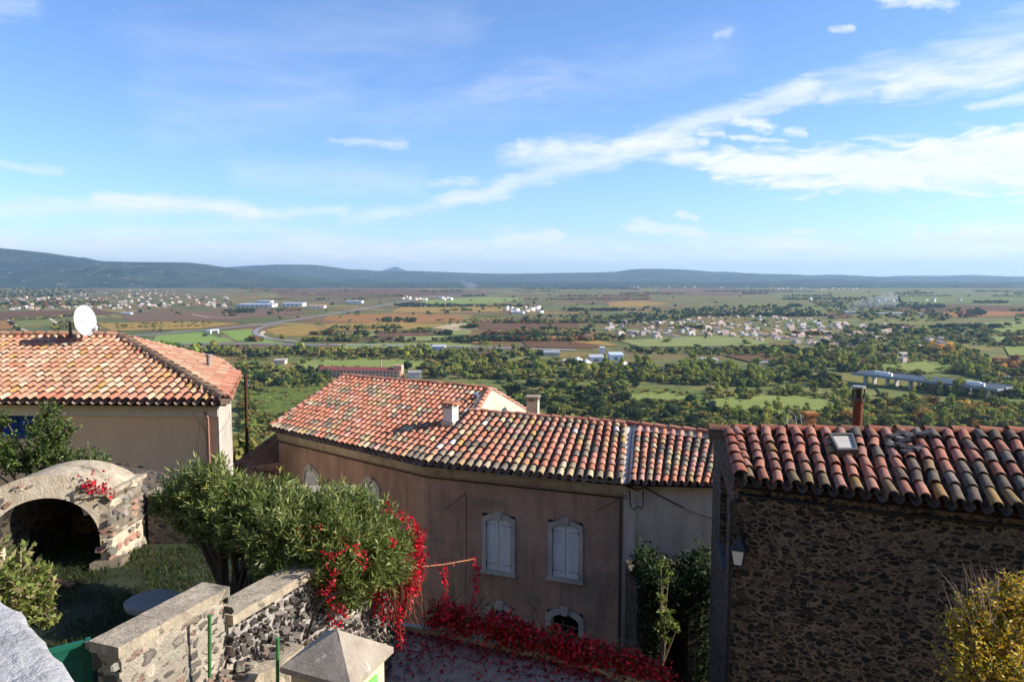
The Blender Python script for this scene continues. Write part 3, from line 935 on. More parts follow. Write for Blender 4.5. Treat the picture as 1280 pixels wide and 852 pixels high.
CR = Vector((10.2, 17.0, 0))
zs0, zs1 = CAMZ - 12, CAMZ + SEH - .03
nw0, nw1 = WP(899, 676, C0, CL), WP(909, 612, C0, CL)
ld = (C0 - CL).normalized(); LL = (C0 - CL).length
uu0, uu1 = (nw0 - CL).dot(ld), (nw1 - CL).dot(ld)
if uu0 > uu1: uu0, uu1 = uu1, uu0
mb = MB()
wall_strip(mb, [(CL.x, CL.y), (C0.x, C0.y), (C1.x, C1.y), (CR.x, CR.y), (CL.x, CL.y)], zs0, zs1, openings=[(0, uu0, uu1, nw0.z, nw1.z)], depth=.25)
# gable triangle up to the roof on the left side
R0d = Vector((SR0.x, SR0.y, SR0.z - .12))
mb.face([Vector((C0.x, C0.y, zs1)), Vector((CL.x, CL.y, zs1)), R0d + Vector((.05, .4, -.1)), R0d])
mb.build('wall', M['rubble_dark'], sh)
mb = MB(); ln = Vector((ld.y, -ld.x, 0))
P = lambda u, z, k: CL + ld * u - ln * k + Vector((0, 0, z))
mb.face([P(uu0, nw0.z, .24), P(uu1, nw0.z, .24), P(uu1, nw1.z, .24), P(uu0, nw1.z, .24)], S(70, 62, 58))
mb.obox(P(uu0 - .03, nw0.z - .06, -.05), ld * (uu1 - uu0 + .06), ln * -.22, Vector((0, 0, .05)), S(84, 92, 98))
mb.build('blocked_window', M['stone_tint'], sh)
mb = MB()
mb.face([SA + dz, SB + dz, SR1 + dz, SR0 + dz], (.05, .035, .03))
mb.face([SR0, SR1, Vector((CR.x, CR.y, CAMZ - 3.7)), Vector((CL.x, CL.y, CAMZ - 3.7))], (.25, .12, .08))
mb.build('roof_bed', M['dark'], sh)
mb = MB()                                                   # dark coarse course under the eave
a = C0 - sin_ * .10 + Vector((0, 0, zs1 - .16)); mb.obox(a, C1 - C0, sin_ * .12, Vector((0, 0, .10)), S(70, 52, 42)); mb.build('eave_course', M['stone_tint'], sh)
# skylight
E_, R_ = poly_at([SA, SB], .34), poly_at([SR0, SR1], .34)
sk = [WP(1037, 543, SR0 + Vector((0, 0, 0)), SR1), None]
rn = (SB - SA).cross(SR0 - SA).normalized()
if rn.z < 0: rn = -rn


def on_roof(px, py, lift=.14):
    d = ray(px, py); o = SA + rn * lift
    # roof is slightly warped: use the bilinear surface by marching along the ray
    best = None
    for k in range(400):
        Y = 11 + k * .0125
        p = CAM + d * (Y / d.y)
        # parameter on the patch
        u = max(0, min(1, (p.x - SA.x) / (SB.x - SA.x)))
        for _ in range(4):
            e, r = lerp(SA, SB, u), lerp(SR0, SR1, u)
            t = max(0, min(1, (p.y - e.y) / (r.y - e.y)))
            q = lerp(e, r, t); w = lerp(SB.x - SA.x, SR1.x - SR0.x, t)
            u = max(0, min(1, u + (p.x - q.x) / w))
        q = lerp(lerp(SA, SB, u), lerp(SR0, SR1, u), t)
        h = abs(p.z - q.z - lift)
        if best is None or h < best[0]: best = (h, p)
    return best[1]


q = [on_roof(1036, 543), on_roof(1066, 543), on_roof(1073, 564), on_roof(1047, 564)]
mb = MB()
cen = sum(q, Vector()) / 4
outr = [cen + (p - cen) * 1.0 for p in q]; inr = [cen + (p - cen) * .80 for p in q]
for i in range(4):
    k = (i + 1) % 4
    mb.face([outr[i] + rn * .04, outr[k] + rn * .04, inr[k] + rn * .04, inr[i] + rn * .04], S(96, 92, 84))
    mb.face([outr[i] - rn * .12, outr[k] - rn * .12, outr[k] + rn * .04, outr[i] + rn * .04], S(76, 70, 62))
    mb.face([inr[k] + rn * .0, inr[i] + rn * .0, inr[i] + rn * .04, inr[k] + rn * .04], S(96, 92, 84))
sky_l = mb.build('skylight', M['metal'], roof_s)
mb = MB(); mb.face([p + rn * .01 for p in inr]); mb.build('glass', M['zinc'], sky_l)
# patched hole: slipped grey slates and stones
mb = MB()
for k in range(16):
    p = on_roof(random.uniform(1118, 1150), random.uniform(545, 566), .10)
    u_ = Vector((random.gauss(0, 1), random.gauss(0, 1), random.gauss(0, .15))).normalized(); v_ = rn.cross(u_)
    mb.obox(p, u_ * random.uniform(.10, .22), v_ * random.uniform(.1, .2), rn * random.uniform(.03, .08), jit(random.choice([S(96, 92, 92), S(120, 116, 116), S(70, 66, 66)]), .2))
mb.build('roof_patch', M['stone_tint'], roof_s)
# rusty flue with a cage cap, behind the ridge
f0, f1 = W(1070, 545, 15.3), W(1073, 500, 15.3)
mb = MB(); mb.tube([f0 - Vector((0, 0, .6)), f1], .095, 10, S(118, 66, 46)); flue = mb.build('flue', M['rust'], sh)
mb = MB()
for k in range(8):
    a = 2 * math.pi * k / 8; e = Vector((math.cos(a) * .105, math.sin(a) * .105, 0))
    mb.tube([f1 + e, f1 + e * 1.1 + Vector((0, 0, .27))], .014, 4, S(60, 52, 50))
mb.tube([f1 - Vector((0, 0, .03)), f1 + Vector((0, 0, .05))], .12, 10, S(80, 60, 52)); mb.tube([f1 + Vector((0, 0, .25)), f1 + Vector((0, 0, .29))], .13, 10, S(150, 150, 152))
mb.tube([f1, f1 + Vector((0, 0, .25))], .07, 8, S(40, 36, 36))
mb.build('cap', M['metal'], flue)
# small ochre chimney and aerial behind that ridge
make_chimney(sh, 1009, 1020, 518, 545, 17.2, math.radians(8), S(176, 134, 90), .2, S(184, 122, 66), flash=False)
av = W(988, 545, 17.6)
aer = empty('tv_aerial', av, 'broken rooftop television aerial beside the small ochre chimney', 'aerial')
mb = MB(); mb.tube([av - Vector((0, 0, .5)), W(990, 519, 17.6)], .012, 5, S(150, 148, 144)); mb.build('mast', M['metal'], aer)
mb = MB()
mb.tube([W(980, 527, 17.6), W(1006, 521, 17.4)], .008, 4, S(180, 178, 172))
for (x0, y0, x1, y1) in ((979, 520, 991, 531), (984, 517, 984, 533), (994, 520, 996, 531), (1000, 517, 1002, 529), (985, 512, 998, 522)):
    mb.tube([W(x0, y0, 17.6), W(x1, y1, 17.45)], .006, 4, S(180, 178, 172))
mb.build('antenna', M['metal'], aer)
cable('cable', [C0 - sin_ * .06 + ld * .0 + Vector((-.03, -.02, CAMZ - 9.5)), C0 - sin_ * .06 + Vector((-.03, -.02, zs1 - .45)), C0 - sin_ * .06 + sdir * .12 + Vector((0, 0, zs1 - .27)), C0 - sin_ * .06 + sdir * 2.2 + Vector((0, 0, zs1 - .30)), C1 - sin_ * .06 + Vector((0, 0, zs1 - .26))], .032, 'thick black cable rising the stone corner and running below the eave', S(14, 13, 14))

# lantern on the stone corner
l0 = WP(927, 655, C0, C1)
lan = empty('wall_lantern', l0, 'black wall lantern with white glass bracketed to the stone house', 'lantern')
nout = -sin_
mb = MB()
top = l0 + nout * .30 + Vector((0, 0, -.06))
mb.tube([l0 + Vector((0, 0, -.30)), l0 + nout * .16 + Vector((0, 0, -.06)), top], .016, 6, S(28, 30, 38)); mb.tube([l0 + Vector((0, 0, -.02)), l0 + nout * .16 + Vector((0, 0, .03)), top], .016, 6, S(28, 30, 38))
mb.obox(l0 - sdir * .03 + Vector((0, 0, -.38)), sdir * .06, nout * .02, Vector((0, 0, .42)), S(28, 30, 38))
mb.build('bracket', M['metal'], lan)
def sq(c, r, z, ang=.3): return [c + Vector((math.cos(ang + i * math.pi / 2) * r, math.sin(ang + i * math.pi / 2) * r, z)) for i in range(4)]
an = math.atan2(sdir.y, sdir.x) + math.pi / 4
mb = MB(); hd = top - Vector((0, 0, .02))
mb.box8(sq(hd, .17, -.24, an) + sq(hd, .07, -.10, an), S(28, 32, 44)); mb.box8(sq(hd, .07, -.10, an) + sq(hd, .045, -.02, an), S(28, 32, 44)); mb.box8(sq(hd, .18, -.26, an) + sq(hd, .18, -.24, an), S(28, 32, 44)); mb.tube([hd - Vector((0, 0, .03)), hd + Vector((0, 0, .07))], .02, 6, S(28, 32, 44))
mb.build('hood', M['metal'], lan)
mb = MB(); mb.box8(sq(hd, .095, -.52, an) + sq(hd, .15, -.262, an)); mb.build('glass', M['lampglass'], lan)
mb = MB()
lo, hi = sq(hd, .10, -.53, an), sq(hd, .158, -.262, an)
for i in range(4): mb.tube([lo[i], hi[i]], .012, 4, S(28, 32, 44)); mb.tube([lo[i], lo[(i + 1) % 4]], .012, 4, S(28, 32, 44))
mb.build('frame', M['metal'], lan)
# ================================================================ garden, walls and plants close by
def stones(mb, o, u, v, w, h, size, cols, fill=.85, raise_=.03, shape=None, elong=1.5):
    """irregular stones bedded in a wall face; o corner, u/v unit axes of the face"""
    n = u.cross(v).normalized()
    y = 0
    while y < h:
        rh = size * random.uniform(.42, 1.15)
        x = random.uniform(-size, 0)
        while x < w:
            rw = size * random.uniform(.45, elong * 1.35)
            cx, cy = x + rw / 2, y + rh / 2 + random.uniform(-.15, .15) * rh
            x += rw
            if random.random() > fill or (shape and not shape(cx, cy)): continue
            m = random.randint(5, 8); ph = random.uniform(0, 6.28)
            ring, top = [], []
            ex, ey = rw * .47, rh * .47
            rz = raise_ * random.uniform(.3, 1.3)
            tilt = (random.uniform(-.6, .6) * raise_, random.uniform(-.6, .6) * raise_)
            for k in range(m):
                a = ph + 2 * math.pi * k / m
                q = abs(math.cos(a)) ** .7 * math.copysign(1, math.cos(a)), abs(math.sin(a)) ** .7 * math.copysign(1, math.sin(a))
                f = random.uniform(.74, 1.12)
                px_, py_ = cx + q[0] * ex * f, cy + q[1] * ey * f
                ring.append(o + u * px_ + v * py_ - n * .01)
                ts = random.uniform(.55, .9)
                top.append(o + u * (cx + q[0] * ex * f * ts) + v * (cy + q[1] * ey * f * ts) + n * (rz + q[0] * tilt[0] + q[1] * tilt[1]))
            c = jit(random.choice(cols), .2)
            mb.grid([ring, top], c, 1, False, True)
            mb.face(top, c, 1)
        y += rh


LIGHT_ST = [S(150, 142, 130), S(120, 112, 102), S(176, 164, 146), S(96, 90, 84), S(190, 176, 156), S(166, 130, 112), S(136, 122, 106)]
DARK_ST = [S(78, 72, 68), S(96, 90, 84), S(62, 58, 56), S(118, 110, 102), S(84, 76, 70), S(140, 130, 120)]

# ---- parapet we look over
mb = MB()
pe = [(-200, 640), (-60, 705), (0, 740), (30, 762), (58, 790), (80, 820), (98, 845), (112, 870), (140, 930)]
edge = [WZ(x, y, -1.12) for x, y in pe]
rows = []
for i, (k, dz) in enumerate(((0, -.45), (0, -.06), (.012, -.015), (.04, 0), (.12, .004), (.22, 0), (.32, .006), (.42, 0))):
    r = []
    for j in range(len(edge) * 6 - 5):
        p = poly_at(edge, j / (len(edge) * 6 - 6))
        q = p + Vector((-.92, -.4, 0)) * k
        nz = mnoise.noise(q * 6) * .018 + mnoise.noise(q * 22) * .007
        r.append(q + Vector((nz, nz * .6, dz + (mnoise.noise(q * 9 + Vector((3, 1, 7))) * .012 if i > 1 else 0))))
    rows.append(r)
mb.grid(rows, (.5, .5, .5), 0, True)
tag(mb.build('parapet_wall', M['parapet']), 'pale grey rough stone top of the parapet nearest the viewer', 'parapet wall')

# ---- garden wall with concrete coping (upper, paler length)
ZC1, ZC2, ZLAWN, ZTER, ZLEDGE = -4.05, -4.45, -5.65, -7.2, -5.2
def rot(d): return Vector((d.y, -d.x, 0))       # right-hand normal
a1, a2 = WZ(148, 809, ZC1), WZ(287, 733, ZC1)   # near edge of the coping's right side
b1 = WZ(112, 792, ZC1); wd = (a2 - a1); wd.z = 0; w1L = wd.length; wd.normalize(); wn = rot(wd)
gw = empty('garden_wall', a1 + Vector((0, 0, -1.5)), 'sunlit rubble garden wall with lime mortar and flat concrete coping, beside green gate', 'garden wall')
cw = .44
mb = MB()
n_ = 10
prof = [(.0, -.10), (.03, -.005), (.0, 0.0)]
pts_t, pts_b = [], []
for i in range(n_):
    u = i / n_
    o = a1 + wd * (w1L * u) - wn * cw
    mb.obox(o + Vector((0, 0, -.12)), wd * (w1L / n_ + .0005), wn * cw, Vector((0, 0, .12 + random.uniform(-.004, .004))))
mb.build('coping', M['concrete'], gw)
mb = MB()
hgt = 1.6
o = a1 - wn * .06 + wd * .05 + Vector((0, 0, -.12 - hgt))
mb.obox(o - wn * (cw - .12), wd * (w1L - .08), wn * (cw - .12), Vector((0, 0, hgt)))
stones(mb, o + Vector((0, 0, .0)), wd, Vector((0, 0, 1)), w1L - .1, hgt, .17, LIGHT_ST, .28, .012)
stones(mb, o - wn * (cw - .12), wn, Vector((0, 0, 1)), cw - .12, hgt, .2, DARK_ST, .8, .02)
stones(mb, o + wd * (w1L - .08), -wn, Vector((0, 0, 1)), cw - .12, hgt, .2, LIGHT_ST, .8, .02)
mb.build('masonry', [M['rubble_light'], M['stone_tint']], gw)

# ---- continuing wall, a step lower, of dark loose stones
c1 = a2 + Vector((0, 0, ZC2 - ZC1)) + wd * .02
w2d = Vector((.38, .925, 0)).normalized(); w2n = rot(w2d); w2L = 3.9
gw2 = empty('garden_wall', c1 + Vector((0, 0, -2)), 'lower length of garden wall in dark grey stones, running under the oleander', 'garden wall')
mb = MB()
for i in range(6):
    mb.obox(c1 - w2n * .46 + w2d * (i * .36) + Vector((0, 0, -.13)), w2d * .3605, w2n * .48, Vector((0, 0, .13 + random.uniform(-.005, .005))))
mb.build('coping', M['concrete'], gw2)
mb = MB()
h2 = 2.9
o = c1 - w2n * .06 + Vector((0, 0, -.13 - h2))
mb.obox(o - w2n * .40, w2d * w2L, w2n * .40, Vector((0, 0, h2)))
stones(mb, o, w2d, Vector((0, 0, 1)), w2L, h2 - .02, .125, DARK_ST, .97, .06, elong=1.25)
stones(mb, o + w2d * w2L, -w2n, Vector((0, 0, 1)), .4, h2, .15, DARK_ST, .9, .04)
stones(mb, o - w2n * .2 + w2d * 2.2 + Vector((0, 0, h2 - .01)), w2d, w2n, w2L - 2.2, .2, .14, DARK_ST, .9, .05)
mb.build('masonry', [M['mortar_dark'], M['stone_tint']], gw2)

# ---- concrete ledge at the foot of these walls
mb = MB()
lp = [WZ(x, y, ZLEDGE) for x, y in ((236, 852), (292, 822), (352, 800), (380, 806), (352, 830), (300, 852), (270, 880), (180, 900), (170, 870))]
mb.prism([(p.x, p.y) for p in lp], CAMZ - 7.4, CAMZ + ZLEDGE)
tag(mb.build('path', M['concrete']), None, None, None, 'structure')
mb = MB()
for k in range(70):
    t = random.random(); p = c1 + w2n * random.uniform(.02, .22) + w2d * random.uniform(-.5, .9) + Vector((0, 0, 0))
    p.z = CAMZ + ZLEDGE + random.uniform(0, .12)
    s_ = random.uniform(.03, .09)
    u_ = Vector((random.gauss(0, 1), random.gauss(0, 1), random.gauss(0, .4))).normalized(); v_ = u_.cross(Vector((.2, .3, 1))).normalized(); w_ = u_.cross(v_)
    mb.obox(p, u_ * s_ * 1.3, v_ * s_, w_ * s_ * .7, jit(random.choice(LIGHT_ST), .2))
tag(mb.build('rubble', M['stone_tint']), 'broken stones and mortar crumbs at the foot of the garden wall', 'rubble', None, 'stuff')

# ---- thin green posts
def post(px, pyt, pyb, Y, r, col, label, name='post'):
    mb = MB(); t, b = W(px, pyt, Y), W(px, pyb, Y); mb.tube([b, t], r, 6, col); mb.tube([t, t + Vector((0, 0, .03))], r * 1.35, 6, col)
    tag(mb.build(name, M['metal']), label, 'post')
post(262, 771, 846, 9.0, .022, S(62, 112, 58), 'thin green metal post in front of the pale rubble garden wall')
post(347, 800, 875, 9.0, .022, S(62, 120, 62), 'thin green metal post beside the stone capped cabinet')

# ---- green gate
g0 = b1 + Vector((.02, -.02, -.02)); gd = Vector((-.80, -.60, 0)).normalized(); gn = rot(gd); gwid = 1.1
gt = empty('metal_gate', g0 + Vector((0, 0, -1.5)), 'dark green metal garden gate fixed to the end of the pale rubble wall', 'gate')
GC = S(16, 92, 70)
mb = MB()
for z in (-.03, -.22, -1.35): mb.obox(g0 + Vector((0, 0, z - .05)) - gn * .02, gd * gwid, gn * .05, Vector((0, 0, .055)), GC)
for u in (0, gwid - .05): mb.obox(g0 + gd * u + Vector((0, 0, -1.45)) - gn * .021, gd * .05, gn * .052, Vector((0, 0, 1.44)), GC)
mb.build('frame', M['metal'], gt)
mb = MB()
for k in range(9):
    u = .09 + k * (gwid - .18) / 8
    mb.obox(g0 + gd * u + Vector((0, 0, -1.35)) - gn * .01, gd * .07, gn * .025, Vector((0, 0, 1.10)), GC)
mb.obox(g0 + gd * .05 + Vector((0, 0, -1.36)) - gn * .008, gd * (gwid - .1), gn * .012, Vector((0, 0, 1.3)), tuple(x * .8 for x in GC))
mb.build('slat_panel', M['metal'], gt)
mb = MB()
for k in range(6):
    mb = MB()
    c = g0 + gd * (.12 + k * .17) + Vector((0, 0, -.13)); mb.tube([c + gd * (.045 * math.cos(t)) + Vector((0, 0, .045 * math.sin(t))) for t in [i * .5 for i in range(14)]], .01, 5, GC)
    mb.build('scroll', M['metal'], gt)
mb = MB(); mb.obox(g0 + gd * (gwid - .2) + gn * .03 + Vector((0, 0, -.75)), gd * .1, gn * .04, Vector((0, 0, .16)), S(20, 60, 50)); mb.build('latch', M['metal'], gt)

# ---- stone capped cabinet
ZK = -4.6
kl, kr, kf = WZ(350, 833, ZK), WZ(492, 808, ZK), WZ(439, 858, ZK)
kb = kl + kr - kf; kc = (kl + kr) / 2
cab = empty('cabinet', Vector((kc.x, kc.y, CAMZ + ZTER)), 'square roadside cabinet with low pyramid stone cap and pale green door', 'cabinet')
mb = MB()
apx = kc + Vector((0, 0, .34))
for p, q in ((kl, kf), (kf, kr), (kr, kb), (kb, kl)):
    rr = []
    for i in range(9):
        rr.append([lerp(lerp(p, q, j / 10), apx, i / 8) + Vector((0, 0, mnoise.noise(lerp(lerp(p, q, j / 10), apx, i / 8) * 7) * .008 * (1 if 0 < i < 8 and 0 < j < 10 else 0))) for j in range(11)])
    mb.grid(rr, (.5, .5, .5), 0, True)
    mb.face([p, q, q + Vector((0, 0, -.07)), p + Vector((0, 0, -.07))])
mb.face([p + Vector((0, 0, -.07)) for p in (kl, kb, kr, kf)])
mb.build('cap', M['capstone'], cab)
mb = MB()
ins = [kc + (p - kc) * .82 for p in (kl, kf, kr, kb)]
mb.prism([(p.x, p.y) for p in ins], CAMZ + ZTER - .6, CAMZ + ZK - .07)
mb.build('body', M['gable'], cab)
mb = MB()
d_ = (ins[2] - ins[1]); d_.z = 0; L_ = d_.length; d_.normalize(); n_ = rot(d_)
o = Vector((ins[1].x, ins[1].y, CAMZ + ZK - 1.5)) + d_ * (L_ * .16)
mb.obox(o, d_ * (L_ * .58), n_ * .03, Vector((0, 0, 1.28)), S(120, 190, 96))
dr = mb.build('door', M['metal'], cab)
mb = MB()
for z in (.2, 1.05):
    mb = MB(); mb.obox(o + d_ * (L_ * .575) + Vector((0, 0, z)), d_ * .04, n_ * .045, Vector((0, 0, .08)), S(60, 70, 60)); mb.build('hinge', M['metal'], dr)

# ---- terrace with the kerb, fallen leaves
tp = [WZ(x, y, ZTER) for x, y in ((440, 770), (482, 779), (560, 793), (690, 821), (800, 851), (850, 868))]
near = [(tp[-1].x, 9.0), (-2.6, 9.0)]
mb = MB(); poly = [(p.x, p.y) for p in tp]
mb.prism((poly + near)[::-1], CAMZ - 12.2, CAMZ + ZTER)
tag(mb.build('terrace', M['terrace']), None, None, None, 'structure')
mb = MB()
for i in range(len(tp) - 1):
    d = (tp[i + 1] - tp[i]); L_ = d.length; d.normalize(); n_ = rot(d)
    mb.obox(tp[i] + n_ * .005 + Vector((0, 0, -.3)), d * L_, n_ * .16, Vector((0, 0, .42)))
tag(mb.build('kerb', M['concrete']), None, None, None, 'structure')

REDS = [S(206, 22, 40), S(226, 36, 56), S(178, 14, 34), S(150, 10, 28), S(214, 60, 70)]
n = 2300
t = RNG.random(n) ** 1.7; P = np.zeros((n, 3))
tpn = np.array([tuple(p) for p in tp])
seg = np.minimum((t * 3.6).astype(int), 4); fr = t * 3.6 - seg
base = tpn[seg] * (1 - fr[:, None]) + tpn[seg + 1] * fr[:, None]
back = np.abs(RNG.normal(size=n)) * (1.25 - t * .9) + .08
P = base + np.stack([back * .12, -back, np.full(n, .012) + RNG.random(n) * .03], 1)
D = RNG.normal(size=(n, 3)); D[:, 2] = RNG.uniform(-.05, .35, n)
V, F = leaf_arrays(P, D, RNG.uniform(.05, .10, n), RNG.uniform(.04, .07, n), .1, np.array([0, 0, 1.]))
o = np_mesh('fallen_leaves', V, F, pick([S(168, 24, 40), S(130, 20, 34), S(196, 70, 80), S(104, 22, 30), S(190, 110, 100)], n), M['leaf_matte'], loc=tuple(tp[2]))
tag(o, 'crimson creeper leaves fallen over the grey terrace', 'fallen leaves', None, 'stuff')

# ---- wire fence along the terrace edge, grown over with red creeper
fp = [p + Vector((-.06, -.10, 0)) for p in tp]
fz = Vector((0, 0, 1))
for px, top, col in ((540, 748, S(96, 108, 50)), (615, 755, S(70, 80, 40)), (693, 770, S(76, 84, 44)), (778, 800, S(70, 78, 44))):
    u = None
    best = min((abs((CX + FPX * (q.x) / (q.y * CP)) - px), k) for k, q in [(k, poly_at(fp[1:5], k / 200)) for k in range(201)])
    b = poly_at(fp[1:5], best[1] / 200)
    tz = W(px, top, b.y).z
    mb = MB(); mb.tube([b - fz * .1, Vector((b.x, b.y, tz))], .022, 6, col)
    tag(mb.build('post', M['metal']), {540: 'olive fence post standing clear of the red creeper on the terrace kerb', 615: 'fence post in the red creeper in front of the farther dark doorway', 693: 'fence post in the red creeper in front of the nearer arched doorway', 778: 'last fence post where the red creeper thins out near the ivy'}[px], 'post', 'posts of the terrace fence')
mb = MB()
for h in (.35, .75):
    mb.tube([p + fz * h for p in fp[1:5]], .006, 4, S(90, 94, 80))
tag(mb.build('fence_wire', M['metal']), 'two thin wires of the terrace fence under the red creeper', 'fence wire')

def creeper(name, P, n_per, size, label, cols=REDS, stem=None, spread=.05, group=None):
    """leaves gathered round the points P, with their stems"""
    root = empty(name, tuple(P[len(P) // 2]), label, 'creeper', group)
    Q = np.repeat(np.array(P), n_per, 0)
    n = len(Q)
    Q = Q + RNG.normal(size=(n, 3)) * spread
    D = RNG.normal(size=(n, 3)); D[:, 2] -= .6
    V, F = leaf_arrays(Q, D, RNG.uniform(.6, 1.2, n) * size, RNG.uniform(.5, .9, n) * size, .2)
    np_mesh('leaves', V, F, pick(cols, n, None, .25), M['leaf'], root)
    if stem:
        mb = MB()
        for s_ in stem: mb.tube(s_, .008, 4, S(110, 70, 56))
        mb.build('stem', M['bark'], root)
    return root

pts = []; stems = []
for k in range(54):                               # trailing shoots looped over the wires
    u0 = .22 + .72 * random.random(); h0 = random.uniform(.34, .66) * (1 - .55 * u0) + .10
    du_, sag = random.choice([-1, 1]) * random.uniform(.03, .16), random.uniform(.0, .5)
    sh_ = []
    y_off = random.gauss(0, .09)
    for m in range(int(14 + 60 * abs(du_))):
        f = m / (14 + 60 * abs(du_)); b = poly_at(fp[1:6], max(.05, min(.97, u0 + du_ * f)))
        q = b + Vector((random.gauss(0, .03), y_off + random.gauss(0, .03), max(.12 if u0 > .3 else .02, h0 - sag * f * f * .7 + .07 * math.sin(f * 5 + k))))
        sh_.append(q)
        for r_ in range(2): pts.append(q + Vector((random.gauss(0, .06), random.gauss(0, .06), random.gauss(0, .06))))
    stems.append(sh_[::3] + [sh_[-1]])
for k in range(240):
    u = .18 + .6 * random.random(); b = poly_at(fp[1:6], u)
    pts.append(b + Vector((random.gauss(0, .1), random.gauss(0, .12), random.random() ** 1.5 * .7 * (1 - .5 * u))))
for k in range(20):
    u = random.random(); b = poly_at(fp[1:6], .12 + u * .8); pp = [b]
    for j in range(6): pp.append(pp[-1] + Vector((random.gauss(.05, .12), random.gauss(0, .05), random.uniform(.02, .22))))
    stems.append(pp)
creeper('red_creeper', [tuple(p) for p in pts], 3, .085, 'dense crimson creeper grown along the terrace fence below the arched doorways', REDS + [S(120, 10, 24), S(150, 60, 40), S(96, 84, 40)], stems, .05)

# ---- overhead wire with two hanging red runners
x0 = W(526, 708, 13.3); x1 = W(594, 698, 14.6); xm = W(555, 705, 13.8)
run = [x0, xm, x1]
def strand(pxs, Y, step=.035, jitter=.015):
    P = [W(x, y, Y) for x, y in pxs]; out = []
    L = sum((P[i + 1] - P[i]).length for i in range(len(P) - 1)); m = int(L / step)
    for k in range(m + 1): out.append(poly_at(P, k / m) + Vector((random.gauss(0, jitter), random.gauss(0, jitter), random.gauss(0, jitter))))
    return out
s1 = strand([(553, 706), (556, 720), (557, 745), (560, 770), (561, 792)], 13.8)
s2 = strand([(592, 697), (597, 712), (594, 735), (590, 760), (589, 790)], 14.6)
s3 = [lerp(x0, x1, random.random()) for k in range(26)]
for sx, lab in ((s1, 'single crimson creeper runner hanging from the overhead wire, nearer the oleander'), (s2, 'single crimson creeper runner hanging from the end of the overhead wire, nearer the shutters')):
    creeper('red_creeper', [tuple(p) for p in sx], 4, .065, lab, REDS, [sx[::6] + [sx[-1]]], .03, 'creeper runners hanging from the wire')
creeper('red_creeper', [tuple(p) for p in s3], 2, .045, 'few crimson leaves twined along the wire from the oleander', REDS, None, .02)
mb = MB(); mb.tube([x0 - Vector((.5, .3, .05)), x0, xm, x1], .012, 5, S(170, 130, 96))
tag(mb.build('wire', M['bark']), 'pale bare wire reaching from the oleander towards the shuttered window', 'wire')

# ---- oleander
lumps = [(238, 608, 13.0, .48), (268, 603, 12.9, .50), (300, 622, 12.7, .60), (345, 630, 12.5, .58), (388, 640, 12.3, .56), (430, 638, 12.3, .54), (458, 654, 12.4, .48), (485, 666, 12.5, .42), (500, 676, 12.5, .30),
         (222, 624, 12.9, .36), (255, 634, 12.6, .48), (290, 648, 12.3, .56), (330, 660, 11.9, .58), (370, 670, 11.7, .60), (412, 672, 11.7, .60), (450, 684, 11.8, .54), (484, 695, 12.0, .42), (345, 695, 11.6, .40), (378, 708, 11.5, .46), (415, 714, 11.5, .48), (450, 720, 11.6, .42), (480, 716, 11.9, .36), (400, 738, 11.5, .28), (440, 744, 11.6, .28), (325, 645, 12.2, .46), (410, 650, 12.0, .46), (228, 650, 13.2, .36), (262, 664, 13.1, .36), (300, 680, 12.7, .36), (335, 712, 12.0, .30), (205, 628, 13.1, .26)]
olr = empty('oleander_bush', tuple(W(300, 760, 12.6) - Vector((0, 0, .4))), 'big green oleander bush spreading over the garden wall, crimson creeper threaded through it', 'bush')
P_, D_ = [], []
mbs = MB()
base = W(292, 735, 12.7)
for (px, py, Y, r) in lumps:
    c = W(px, py, Y)
    limb = [base + Vector((random.gauss(0, .12), random.gauss(0, .1), -.6)), lerp(base, c, .45) + Vector((0, 0, .08)), c]
    mbs.tube(limb, [.06, .04, .018], 6, S(84, 74, 62))
    for k in range(int(88 * r * r / .36)):
        d = Vector((random.gauss(0, 1), random.gauss(0, 1), random.gauss(.25, .9))).normalized()
        rr = r * random.choice([random.uniform(.55, 1.05), random.uniform(.8, 1.18)])
        tip = c + Vector((d.x * rr, d.y * rr, d.z * rr * .85))
        ax = (d + Vector((random.gauss(0, .35), random.gauss(0, .35), .65))).normalized()
        if c.x > -2.2 and d.x > .2: ax = (ax + Vector((.2, 0, -.5))).normalized()
        st = tip - ax * .34
        if k % 3 == 0: mbs.tube([lerp(c, st, .3), st, tip], [.012, .008, .004], 4, S(120, 116, 84))
        for w in range(7):
            p = lerp(st, tip, w / 6)
            a = random.uniform(0, 6.28)
            e1 = ax.cross(Vector((.3, .2, 1))).normalized(); e2 = ax.cross(e1)
            for q in range(3):
                b_ = a + q * 2.094
                P_.append(tuple(p)); D_.append(tuple(ax * (.9 if w < 6 else 1.6) + e1 * math.cos(b_) + e2 * math.sin(b_)))
P_, D_ = np.array(P_), np.array(D_)
n = len(P_)
V, F = leaf_arrays(P_, D_, RNG.uniform(.11, .18, n), RNG.uniform(.022, .036, n), .10)
np_mesh('leaves', V, F, pick([S(112, 126, 62), S(130, 142, 74), S(96, 110, 52), S(158, 162, 98), S(102, 116, 62), S(80, 94, 44), S(164, 152, 84)], n, [3, 3, 3, 2, 2, 2, .8]), M['leaf'], olr)
mbs.build('branches', M['bark'], olr)
print('oleander leaves', n)

